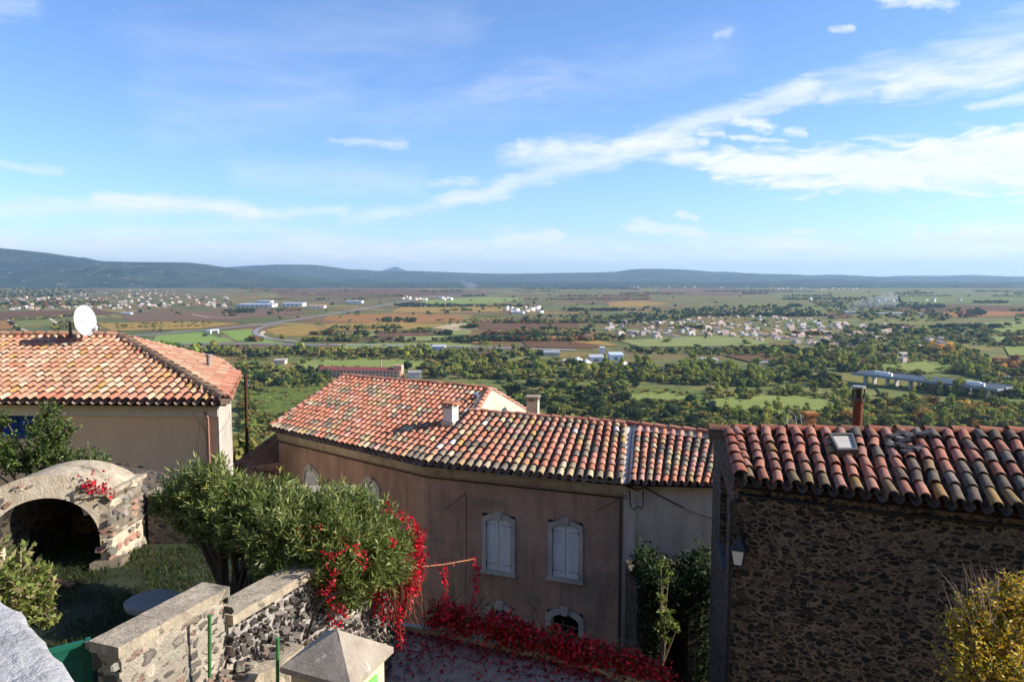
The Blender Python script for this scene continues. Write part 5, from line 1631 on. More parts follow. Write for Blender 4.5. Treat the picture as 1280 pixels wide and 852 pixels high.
FM['green'] = m_field('meadow_green', S(114, 120, 62), S(130, 132, 78))
FM['lawn'] = m_field('verge_green', S(110, 128, 62), S(126, 138, 76))
FM['ochre'] = m_field('vines_ochre', S(158, 124, 66), S(132, 104, 58))
FM['orange'] = m_field('vines_orange', S(154, 106, 62), S(130, 90, 56))
FM['brown'] = m_field('vines_brown', S(108, 76, 56), S(92, 66, 50))
FM['mauve'] = m_field('vines_bare', S(118, 90, 74), S(100, 76, 64))
FM['pale'] = m_field('stubble', S(134, 132, 86), S(116, 118, 74))
FM['sand'] = m_field('bare_soil', S(176, 154, 128), S(158, 138, 112))
FM['dry'] = m_field('dry_grass', S(116, 114, 68), S(96, 100, 54))
FM['vine_green'] = m_field('vines_green', S(98, 104, 50), S(80, 90, 42))
FIELDS = [
    ('green', [(372, 451), (430, 448), (520, 449), (562, 456), (530, 463), (400, 464), (362, 460)]),
    ('dry', [(300, 450), (334, 449), (335, 460), (300, 461)]),
    ('lawn', [(196, 419), (250, 415), (268, 420), (296, 427), (240, 429), (190, 428)]),
    ('lawn', [(276, 414), (314, 411), (318, 420), (345, 427), (360, 429), (300, 428)]),
    ('ochre', [(332, 412), (350, 408), (392, 406), (404, 415), (400, 421), (345, 419)]),
    ('orange', [(409, 394), (500, 391), (579, 396), (575, 403), (480, 404), (404, 401)]),
    ('ochre', [(404, 405), (490, 403), (560, 405), (530, 411), (470, 413), (410, 412)]),
    ('ochre', [(500, 384), (640, 380), (650, 388), (560, 391), (490, 390)]),
    ('brown', [(584, 403), (650, 399), (720, 402), (725, 410), (640, 412), (590, 411)]),
    ('brown', [(470, 415), (528, 413), (540, 419), (520, 422), (470, 421)]),
    ('pale', [(440, 415), (468, 414), (470, 420), (440, 421)]),
    ('sand', [(540, 410), (565, 404), (592, 405), (598, 411), (570, 413)]),
    ('orange', [(586, 420), (640, 418), (650, 427), (590, 430)]),
    ('pale', [(495, 421), (555, 420), (556, 426), (500, 426)]),
    ('pale', [(560, 413), (590, 413), (588, 418), (556, 419)]),
    ('green', [(420, 430), (560, 428), (600, 432), (520, 437), (430, 438)]),
    ('mauve', [(150, 392), (300, 387), (370, 386), (380, 392), (280, 400), (160, 402)]),
    ('brown', [(0, 389), (120, 387), (150, 391), (60, 398), (0, 399)]),
    ('dry', [(18, 402), (68, 399), (74, 405), (26, 410)]),
    ('ochre', [(120, 404), (230, 402), (300, 404), (250, 411), (140, 414)]),
    ('orange', [(0, 402), (16, 401), (22, 411), (0, 412)]),
    ('mauve', [(300, 352), (480, 352), (560, 356), (430, 360), (300, 358)]),
    ('mauve', [(0, 351), (200, 352), (280, 355), (120, 359), (0, 358)]),
    ('brown', [(340, 362), (500, 361), (620, 366), (480, 371), (350, 369)]),
    ('green', [(520, 376), (600, 371), (680, 373), (620, 379), (540, 381)]),
    ('pale', [(774, 426), (830, 423), (900, 420), (968, 428), (940, 433), (800, 434)]),
    ('brown', [(650, 424), (700, 420), (770, 430), (740, 436), (660, 434)]),
    ('ochre', [(690, 421), (740, 424), (775, 432), (760, 433), (690, 424)]),
    ('mauve', [(700, 372), (780, 370), (800, 376), (730, 380)]),
    ('ochre', [(760, 378), (800, 376), (840, 379), (800, 384), (762, 384)]),
    ('brown', [(1080, 384), (1180, 381), (1290, 383), (1290, 391), (1150, 393)]),
    ('orange', [(1170, 391), (1240, 389), (1295, 391), (1290, 395), (1190, 397)]),
    ('brown', [(1030, 392), (1060, 391), (1068, 397), (1040, 399)]),
    ('green', [(1225, 404), (1300, 400), (1310, 412), (1250, 416)]),
    ('pale', [(1236, 422), (1300, 419), (1300, 428), (1250, 430)]),
    ('green', [(1255, 434), (1320, 433), (1320, 444), (1262, 446)]),
    ('green', [(1098, 456), (1170, 452), (1200, 462), (1150, 468), (1105, 465)]),
    ('green', [(766, 494), (835, 491), (862, 495), (850, 503), (780, 503)]),
    ('green', [(880, 500), (950, 495), (1030, 497), (1055, 508), (1020, 518), (940, 521), (890, 513)]),
    ('dry', [(1095, 486), (1160, 484), (1230, 492), (1290, 498), (1290, 508), (1180, 506), (1110, 502)]),
    ('vine_green', [(312, 487), (352, 484), (404, 482), (410, 496), (360, 520), (312, 532)]),
    ('dry', [(690, 478), (740, 476), (760, 484), (700, 488)]),
    ('dry', [(620, 446), (680, 444), (700, 450), (640, 454)]),
    ('brown', [(905, 445), (960, 440), (1000, 446), (940, 454)]),
    ('mauve', [(820, 362), (900, 360), (1000, 364), (930, 369), (830, 368)]),
    ('dry', [(1080, 372), (1180, 368), (1290, 372), (1290, 378), (1150, 380)]),
]


def inp(x, y, P): return inpoly(x, y, P)


for i, (k, P) in enumerate(FIELDS):
    cx_, cy_ = sum(p[0] for p in P) / len(P), sum(p[1] for p in P) / len(P)
    pts = [on_ground(x, y) for x, y in P]
    lift = .10 + .03 * i
    mb = MB()
    if k == 'vine_green':
        mb.face([p + Vector((0, 0, 1.2)) for p in pts])
    else: mb.face([(p.x, p.y, lift) for p in pts])
    if mb.v and (Vector(mb.v[1]) - Vector(mb.v[0])).cross(Vector(mb.v[2]) - Vector(mb.v[0])).z < 0: mb.f[0] = mb.f[0][::-1]
    tag(mb.build('field', FM[k]), None, None, None, 'structure')


def strip(name, P, w, mat, lift=2.0):
    pts = [on_ground(x, y) for x, y in P]
    m = 40; pp = [poly_at(pts, i / m) for i in range(m + 1)]
    for _ in range(4):
        pp = [pp[0]] + [(pp[i - 1] + pp[i] * 2 + pp[i + 1]) / 4 for i in range(1, m)] + [pp[-1]]
    mb = MB(); L, R = [], []
    for i, p in enumerate(pp):
        d = (pp[min(m, i + 1)] - pp[max(0, i - 1)]).normalized(); n = Vector((-d.y, d.x, 0))
        L.append(p + n * (w / 2) + Vector((0, 0, lift))); R.append(p - n * (w / 2) + Vector((0, 0, lift)))
    mb.grid([R, L], (.5, .5, .5), 0, False)
    tag(mb.build(name, mat), None, None, None, 'structure')


def m_flat(name, c, n=.1):
    t = NT(name); return t.finish(t.mix(t.math('MULTIPLY', t.noise(t.pos(), .3, 3), n * 2), c, tuple(x * .6 for x in c)), .9, spec=.1)


ROADM = m_flat('road_asphalt', S(140, 138, 138)); DIRT = m_flat('dirt_track', S(196, 180, 154))
ROADS = [([(160, 421), (215, 416), (270, 412), (316, 409), (345, 404), (374, 399), (433, 390), (473, 383), (512, 376), (560, 369), (640, 363)], 16, ROADM),
         ([(352, 404), (328, 409), (318, 414), (322, 420), (340, 425), (372, 428)], 9, ROADM),
         ([(140, 431), (300, 430), (440, 432), (560, 433), (640, 436), (720, 438)], 16, ROADM),
         ([(945, 455), (970, 450), (990, 446)], 9, ROADM), ([(1236, 469), (1262, 472), (1300, 477)], 10, ROADM),
         ([(10, 400), (26, 411), (40, 416)], 6, DIRT), ([(62, 398), (74, 406)], 6, DIRT), ([(330, 414), (326, 419), (336, 424)], 7, DIRT), ([(240, 393), (262, 397), (300, 397)], 5, DIRT), ([(300, 475), (318, 485), (345, 484)], 4, DIRT)]
for P, w, m in ROADS: strip('road', P, w, m, .9 if w > 8 else .7)
ROADPX = [r[0] for r in ROADS]

ROOFLINE = [(-50, 411), (0, 413), (150, 419), (272, 448), (297, 470), (298, 590), (320, 590), (321, 556), (345, 538), (430, 470), (613, 486), (660, 514), (785, 530), (905, 541), (1330, 541)]
def hidden(px, py): return py > np.interp(px, [p[0] for p in ROOFLINE], [p[1] for p in ROOFLINE])


def near_road(px, py):
    for P in ROADPX:
        for i in range(len(P) - 1):
            (x0, y0), (x1, y1) = P[i], P[i + 1]
            if min(x0, x1) - 2 <= px <= max(x0, x1) + 2:
                t = (px - x0) / (x1 - x0) if abs(x1 - x0) > 1e-6 else 0
                if abs(py - (y0 + (y1 - y0) * t)) < 2.2: return True
    return False


# ---------------------------------------------------------------- houses of the plain
WALLC = [S(240, 236, 230), S(236, 230, 222), S(226, 218, 206), S(216, 198, 180), S(230, 226, 220), S(208, 184, 164), S(222, 206, 184)]
ROOFC = [S(200, 156, 132), S(212, 176, 152), S(190, 140, 116), S(216, 190, 172), S(186, 150, 132)]


def house_mesh(seed):
    random.seed(seed)
    mb = MB(); a, b = random.uniform(9, 14), random.uniform(7, 9); h = random.choice([3.2, 3.4, 5.6]); wc, rc = random.choice(WALLC), random.choice(ROOFC)
    def gab(x0, y0, a, b, h):
        o = .4; r = b * .17
        mb.obox((x0 - a / 2, y0 - b / 2, -1), (a, 0, 0), (0, b, 0), (0, 0, h + 1), wc)
        for sx in (-1, 1):
            mb.face([(x0 + sx * a / 2, y0 - b / 2, h), (x0 + sx * a / 2, y0 + b / 2, h), (x0 + sx * a / 2, y0, h + r)], wc)
        A = lambda sx, sy, z: (x0 + sx * (a / 2 + o), y0 + sy, z)
        for sy in (-1, 1):
            mb.face([A(-1, sy * (b / 2 + o), h - .1), A(1, sy * (b / 2 + o), h - .1), A(1, 0, h + r + .15), A(-1, 0, h + r + .15)], rc)
            for k in range(max(2, int(a / 3))):
                x = x0 - a / 2 + (k + .5) * a / max(2, int(a / 3))
                y = y0 + sy * (b / 2 + .02)
                z = 1.0
                mb.face([(x - .5, y, z), (x + .5, y, z), (x + .5, y, z + 1.3), (x - .5, y, z + 1.3)], S(70, 76, 84))
    gab(0, 0, a, b, h)
    if random.random() < .6: gab(a * .35, -b * .5, b * .8, a * .5, 3)
    mb.obox((a * .2, .6, h), (.8, 0, 0), (0, .6, 0), (0, 0, 2.6), wc)
    o = mb.build('village_house', M['tint'], loc=(0, 0, 0)); me = o.data; COL.objects.unlink(o); bpy.data.objects.remove(o)
    return me


HM = [house_mesh(100 + i) for i in range(9)]
random.seed(21)
HOUSEPX = []
V1 = [(752, 412), (770, 402), (800, 399), (860, 401), (905, 392), (940, 386), (968, 392), (1000, 398), (1060, 404), (1105, 406), (1150, 410), (1164, 416), (1120, 423), (1085, 430), (1040, 434), (1000, 432), (985, 424), (960, 426), (900, 419), (840, 423), (770, 422)]
V2 = [(0, 372), (60, 372), (120, 364), (190, 362), (240, 368), (292, 372), (290, 385), (230, 384), (150, 386), (80, 387), (0, 388)]


def scatter_houses(poly, n, label, group, dmin, big=1.0):
    xs, ys = [p[0] for p in poly], [p[1] for p in poly]; k = 0; tr = 0
    while k < n and tr < n * 60:
        tr += 1
        x, y = random.uniform(min(xs), max(xs)), random.uniform(min(ys), max(ys))
        if not inp(x, y, poly) or hidden(x, y + 2): continue
        if any(abs(x - a) < dmin and abs(y - b) < dmin * .4 for a, b in HOUSEPX): continue
        HOUSEPX.append((x, y)); k += 1
        g = on_ground(x, y)
        o = bpy.data.objects.new('village_house', HM[k % 9]); COL.objects.link(o); o.location = g; o.rotation_euler.z = random.choice([.3, .35, .25, 1.9, 1.85, -.2]) + random.gauss(0, .1)
        s = random.uniform(.58, .95) * big; o.scale = (s, s, s * random.uniform(.9, 1.2))
        tag(o, label, 'house', group)


scatter_houses(V1, 185, 'small pale house with pinkish roof in the village among trees beyond the white works', 'houses of the village on the plain', 4.6)
scatter_houses(V2, 105, 'tiny pale house in the more distant village beyond the satellite dish roof', 'houses of the far village', 5.0, 1.35)
scatter_houses([(1160, 425), (1200, 428), (1215, 445), (1170, 452), (1120, 456), (1090, 450)], 7, 'isolated pale house among the trees between village and viaduct', 'houses near the viaduct', 14)

# far towns: too many and too small to tell apart
def town(name, boxes, n, label, big=1.0):
    Vs, Fs, Cs = [], [], []
    q = np.array([[0, 1, 2, 3], [4, 7, 6, 5], [0, 4, 5, 1], [1, 5, 6, 2], [2, 6, 7, 3], [3, 7, 4, 0]])
    for k in range(n):
        x0, y0, x1, y1 = random.choice(boxes)
        g = on_ground(random.uniform(x0, x1), random.uniform(y0, y1))
        a = random.uniform(0, 1.5); l, w, h = random.uniform(8, 20) * big, random.uniform(8, 12) * big, random.uniform(4, 10) * big
        c, s = math.cos(a), math.sin(a)
        b = [(-l / 2, -w / 2), (l / 2, -w / 2), (l / 2, w / 2), (-l / 2, w / 2)]
        Vs += [(g.x + u * c - v * s, g.y + u * s + v * c, -1) for u, v in b] + [(g.x + u * c - v * s, g.y + u * s + v * c, h) for u, v in b]
        Fs.append(q + 8 * k); wc = random.choice(WALLC); Cs += [random.choice(ROOFC)] * 2 + [wc] * 4
    F = np.concatenate(Fs)
    F = F[:, ::-1]
    o = np_mesh(name, np.array(Vs), F, np.array(Cs), M['tint'])
    tag(o, label, None, None, 'stuff')


town('distant_town', [(770, 356, 960, 360), (840, 352, 980, 357), (700, 355, 800, 359)], 260, 'town of countless tiny pale buildings far below the central hills')
town('distant_town', [(100, 347, 300, 350), (130, 348, 240, 352), (10, 358, 300, 360)], 200, 'town of countless tiny pale buildings at the foot of the high hill')
town('distant_town', [(480, 372, 570, 376), (560, 352, 680, 354), (1000, 375, 1200, 378), (960, 360, 1100, 364), (620, 385, 680, 392)], 90, 'scattered tiny pale farm buildings far out on the plain')

# warehouses, works and the old factory
def shed(px0, px1, py, h, w, label, wc=S(206, 204, 200), rc=S(184, 184, 186), name='warehouse', cat='warehouse', stripe=True):
    a, b = on_ground(px0, py), on_ground(px1, py); d = b - a; L = d.length; d.normalize(); n = Vector((-d.y, d.x, 0))
    r = empty(name, tuple((a + b) / 2), label, cat)
    mb = MB(); mb.obox(a - Vector((0, 0, 1)), d * L, n * w, Vector((0, 0, h + 1)), wc); mb.build('wall', M['tint'], r)
    mb = MB(); o = a - d * .5 - n * .5 + Vector((0, 0, h)); mb.box8([o, o + d * (L + 1), o + d * (L + 1) + n * (w + 1), o + n * (w + 1), o + Vector((0, 0, .4)), o + d * (L + 1) + Vector((0, 0, .4)), o + d * (L + 1) + n * (w + 1) + Vector((0, 0, 1.6)), o + n * (w + 1) + Vector((0, 0, 1.6))], rc); mb.build('roof', M['tint'], r)
    if stripe:
        for k in range(max(1, int(L / 14))):
            mb = MB(); mb.obox(a + d * (4 + 14 * k) - n * .08, d * 5, n * .06, Vector((0, 0, h * .6)), S(120, 130, 140)); mb.build('loading_door', M['tint'], r)
    return r


shed(296, 340, 384, 9, 60, 'long white warehouse at the edge of the far village')
shed(352, 378, 383, 10, 50, 'shorter white warehouse next to the long one')
shed(384, 405, 385, 7, 30, 'pale small commercial building at the end of the warehouses', S(230, 214, 196), S(206, 150, 120))
shed(320, 338, 379, 8, 40, 'white warehouse set behind the long one')
shed(540, 556, 438, 5, 16, 'small white shed beside the main road', stripe=False)
shed(432, 452, 379, 8, 40, 'white farm sheds in a far vineyard', stripe=False)
shed(738, 756, 452, 5, 20, 'white industrial building of the works at the wood edge')
shed(763, 780, 450, 6, 22, 'taller bluish white building of the works at the wood edge', S(214, 220, 230), S(196, 206, 220))
shed(750, 756, 446, 11, 6, 'narrow white tower building of the works', stripe=False)
shed(680, 700, 446, 5, 20, 'low grey roofed shed left of the white works', S(180, 176, 168), S(150, 152, 150), stripe=False)
shed(880, 898, 456, 5, 16, 'white shed half hidden by yellowing poplars', stripe=False)
shed(150, 163, 393, 4, 14, 'small white farm building in a brown vineyard', stripe=False)
shed(640, 652, 392, 5, 14, 'lone white farmhouse among tracks on the plain', stripe=False, cat='farmhouse', name='farmhouse')
shed(342, 356, 455, 4, 10, 'small pale barn at the edge of the green meadow', S(206, 192, 170), S(176, 160, 140), stripe=False, cat='barn', name='barn')
shed(1057, 1071, 392, 5, 22, 'white greenhouse building under the smoke', stripe=False)
shed(1098, 1153, 393, 3, 10, 'long low white greenhouse row far across the plain', stripe=False)
shed(1176, 1183, 437, 10, 12, 'pale tall house beside orange plane trees', S(206, 196, 180), S(150, 120, 104), stripe=False, cat='house', name='tall_house')
# heaps of white gravel
for (x, y, r) in ((722, 451, 9), (733, 453, 7), (776, 455, 10), (705, 452, 6)):
    g = on_ground(x, y); mb = MB(); mb.tube([g - Vector((0, 0, .5)), g + Vector((0, 0, r * .25)), g + Vector((0, 0, r * .55))], [r, r * .6, .3], 12, S(226, 222, 216))
    tag(mb.build('gravel_heap', M['stone_tint']), {722: 'biggest white gravel heap left of the works', 733: 'white gravel heap touching the works building', 776: 'broad white gravel heap in front of the bluish building', 705: 'smallest white gravel heap near the low grey shed'}[x], 'gravel heap')

fa, fb = on_ground(398, 471), on_ground(500, 473)
fac_ = empty('factory', tuple((fa + fb) / 2), 'long old salmon factory with dark red roof and tall chimney, just above the orange roof', 'factory')
d = (fb - fa); L = d.length; d.normalize(); n = Vector((-d.y, d.x, 0))
mb = MB(); mb.obox(fa - Vector((0, 0, 1)), d * L, n * 12, Vector((0, 0, 8.5)), S(206, 164, 140)); mb.build('wall', M['tint'], fac_)
mb = MB(); o = fa + Vector((0, 0, 7.5)) - n * .4; mb.box8([o, o + d * L, o + d * L + n * 12.8, o + n * 12.8, o + n * 6 + Vector((0, 0, 2.6)), o + n * 6 + d * L + Vector((0, 0, 2.6)), o + n * 6.8 + d * L + Vector((0, 0, 2.6)), o + n * 6.8 + Vector((0, 0, 2.6))], S(138, 70, 66)); mb.build('roof', M['tint'], fac_)
for k in range(22):
    for z in (1.2, 4.6):
        mb = MB(); mb.obox(fa + d * (1.5 + k * (L - 3) / 22) - n * .06 + Vector((0, 0, z)), d * 1.2, n * .05, Vector((0, 0, 2.0)), S(70, 56, 54)); mb.build('window', M['tint'], fac_)
q = fa + d * (L * .72) + n * 14; mb = MB(); mb.tube([q, q + Vector((0, 0, 17))], [.9, .6], 8, S(190, 150, 128)); mb.build('chimney', M['tint'], fac_)
q = fb - d * 7 + n * 2; mb = MB(); mb.obox(q, d * 8, n * 8, Vector((0, 0, 12.5)), S(212, 160, 132)); mb.build('tower', M['tint'], fac_)
shed(510, 526, 473, 5.5, 10, 'low pale building past the end of the old factory', S(206, 196, 184), S(160, 150, 140), stripe=False, cat='building', name='building')

# ---------------------------------------------------------------- viaduct with lorries
va, vb = WZ(1064, 466, -90), WZ(1247, 486.5, -90)
via = empty('viaduct', (va.x, va.y, 0), 'pale concrete motorway viaduct crossing the green valley beyond the rusty flue', 'viaduct')
d = vb - va; L = d.length; d.normalize(); n = Vector((-d.y, d.x, 0))
for off in (0, 15):
    mb = MB(); o = va + n * off - Vector((0, 0, 1.6)); mb.obox(o, d * L, n * 11, Vector((0, 0, 1.6)), S(138, 138, 138)); dk = mb.build('deck', M['tint'], via)
    mb = MB()
    for k in (0, 10.6): mb.obox(o + n * k + Vector((0, 0, 1.6)), d * L, n * .4, Vector((0, 0, 1.0)), S(166, 168, 170))
    mb.build('parapet', M['tint'], dk)
    for k in range(6):
        mb = MB(); q = va + d * (L * (k + .5) / 6) + n * (off + 3); q.z = -1; mb.obox(q, d * 1.6, n * 5, Vector((0, 0, va.z - .7)), S(178, 174, 166)); mb.build('pier', M['tint'], via)
    if off: break


def lorry(u, off, trailer_c, cab_c, label, ln=11):
    p = va + d * (L * u) + n * off + Vector((0, 0, .02))
    r = empty('lorry', tuple(p), label, 'lorry')
    mb = MB(); mb.obox(p + Vector((0, 0, 1.1)), d * ln, n * 2.5, Vector((0, 0, 2.8)), trailer_c); mb.build('trailer', M['tint'], r)
    mb = MB(); mb.box8([p + d * (ln + .5) + Vector((0, 0, .6)), p + d * (ln + 3) + Vector((0, 0, .6)), p + d * (ln + 3) + n * 2.4 + Vector((0, 0, .6)), p + d * (ln + .5) + n * 2.4 + Vector((0, 0, .6)), p + d * (ln + .5) + Vector((0, 0, 3.3)), p + d * (ln + 2.6) + Vector((0, 0, 3.3)), p + d * (ln + 2.6) + n * 2.4 + Vector((0, 0, 3.3)), p + d * (ln + .5) + n * 2.4 + Vector((0, 0, 3.3))], cab_c); mb.build('cab', M['tint'], r)
    for w in (1.2, 2.5, 8.5, ln + 1.4):
        mb = MB(); c = p + d * w + Vector((0, 0, .5)); mb.tube([c - n * .02, c + n * 2.5], .5, 10, (.02, .02, .02)); mb.build('wheel', M['tint'], r)


lorry(.17, 2, S(236, 236, 238), S(226, 228, 232), 'white articulated lorry halfway along the viaduct', 13)
lorry(.80, 2, S(240, 240, 242), S(214, 220, 230), 'white lorry with pale cab near the end of the viaduct')
# overpass by the interchange
oa, ob = on_ground(263, 417), on_ground(274, 416)
ov = empty('overpass', tuple(oa), 'small white concrete overpass at the motorway junction', 'overpass')
d2 = (ob - oa); L2 = d2.length; d2.normalize(); n2 = Vector((-d2.y, d2.x, 0))
mb = MB(); mb.obox(oa + Vector((0, 0, 5)), d2 * L2, n2 * 10, Vector((0, 0, 1.4)), S(226, 222, 214)); mb.build('deck', M['tint'], ov)
for k in (0, L2 - 3):
    mb = MB(); mb.obox(oa + d2 * k - Vector((0, 0, .5)), d2 * 3, n2 * 10, Vector((0, 0, 5.5)), S(220, 214, 204)); mb.build('abutment', M['tint'], ov)
# cars on the roads
CARM = []
for i, c in enumerate((S(226, 226, 228), S(70, 74, 84), S(150, 40, 40))):
    mb = MB(); mb.obox((-2.1, -.85, .35), (4.2, 0, 0), (0, 1.7, 0), (0, 0, .6), c)
    mb.box8([(-1.5, -.8, .95), (1.1, -.8, .95), (1.1, .8, .95), (-1.5, .8, .95), (-1.1, -.7, 1.5), (.5, -.7, 1.5), (.5, .7, 1.5), (-1.1, .7, 1.5)], S(60, 66, 74))
    for x in (-1.3, 1.3): mb.tube([(x, -.88, .33), (x, .88, .33)], .33, 8, (.02, .02, .02))
    o = mb.build('car', M['tint'], loc=(0, 0, 0)); CARM.append(o.data); COL.objects.unlink(o); bpy.data.objects.remove(o)
for i, (x, y, a) in enumerate(((216, 416, 0), (300, 410.5, .2), (395, 396, .5), (452, 386.5, .6), (480, 432.4, 0), (410, 431.5, 0), (345, 430.6, 0), (540, 432.8, 0), (618, 435, 0), (1258, 471.4, -.3))):
    g = on_ground(x, y); o = bpy.data.objects.new('car', CARM[i % 3]); COL.objects.link(o); o.location = g + Vector((0, 0, .95)); o.rotation_euler.z = a
    tag(o, ['white', 'dark grey', 'red'][i % 3] + ' speck of a car on the main road across the plain', 'car', 'cars on the far roads')

# ---------------------------------------------------------------- trees
def crown_arrays(seed, w, h, base, nq, q, cols, lumps, conc=.5):
    """leaf clumps through the crown's volume"""
    rg = np.random.default_rng(seed)
    P, Nn, C = [], [], []
    for k in range(lumps):
        a = rg.uniform(0, 6.28); rr = w * .5 * math.sqrt(rg.uniform(0, .55)); z = base + (h - base) * rg.uniform(.22, .82)
        c = np.array([rr * math.cos(a), rr * math.sin(a), z]); r = w * rg.uniform(.20, .34)
        m = nq // lumps
        d = unit(rg.normal(size=(m, 3)))
        p = c + d * (r * rg.uniform(.55, 1.1, (m, 1))) * np.array([1, 1, min(1.25, (h - base) / w)])
        cc = np.array(cols[rg.integers(len(cols))])
        P.append(p); Nn.append(unit(d + rg.normal(size=(m, 3)) * conc)); C.append(np.maximum(cc * (1 + rg.uniform(-.3, .3, (m, 1))), .002))
    P, Nn, C = np.concatenate(P), np.concatenate(Nn), np.concatenate(C)
    n = len(P)
    t1 = unit(np.cross(Nn, rg.normal(size=(n, 3)))); t2 = np.cross(Nn, t1)
    s = q * rg.uniform(.6, 1.3, (n, 1))
    V = np.stack([P - t1 * s - t2 * s * .7, P + t1 * s * .8 - t2 * s, P + t1 * s + t2 * s * .8, P - t1 * s * .7 + t2 * s], 1).reshape(-1, 3)
    return V, np.arange(4 * n).reshape(n, 4), C


KINDS = {
    'oak': (7.5, 7.0, 1.0, [S(104, 108, 52), S(122, 122, 60), S(84, 94, 46), S(136, 134, 68)], 'tree'),
    'scrub': (5.0, 3.4, .2, [S(108, 110, 54), S(126, 124, 64), S(90, 98, 48), S(140, 134, 74)], 'bush'),
    'poplar': (4.6, 11.5, 1.2, [S(140, 150, 68), S(166, 164, 76), S(118, 132, 62), S(150, 152, 70)], 'poplar'),
    'plane': (8.5, 8.5, 1.4, [S(172, 136, 62), S(156, 122, 56), S(184, 150, 68), S(140, 112, 56)], 'autumn tree'),
    'pine': (6.0, 8.5, 1.5, [S(62, 78, 48), S(72, 86, 54), S(54, 70, 44)], 'dark tree'),
    'russet': (7.5, 7.0, 1.0, [S(124, 82, 58), S(108, 74, 56), S(138, 92, 62)], 'russet tree'),
}
PROT = {}
for i, (k, (w, h, b, cols, cat)) in enumerate(KINDS.items()):
    PROT[k] = []
    for v in range(3):
        V, F, C = crown_arrays(50 + i * 7 + v, w, h, b, 900, .34 if k != 'poplar' else .28, cols, 13 if k != 'poplar' else 10)
        o = np_mesh('crown', V, F, C, M['tree_leaf'], link=False); cm = o.data; bpy.data.objects.remove(o)
        mb = MB(); mb.tube([(0, 0, -1.5), (.1, 0, b + h * .2), (.0, .1, h * .7)], [.26, .2, .05], 6, S(96, 84, 70))
        mb.tube([(.05, 0, b + .5), (w * .2, .3, h * .6)], [.12, .04], 5, S(96, 84, 70)); mb.tube([(.05, 0, b + .7), (-w * .22, -.3, h * .62)], [.12, .04], 5, S(96, 84, 70))
        o = mb.build('trunk', M['bark'], loc=(0, 0, 0)); tm = o.data; COL.objects.unlink(o); bpy.data.objects.remove(o)
        PROT[k].append((cm, tm))

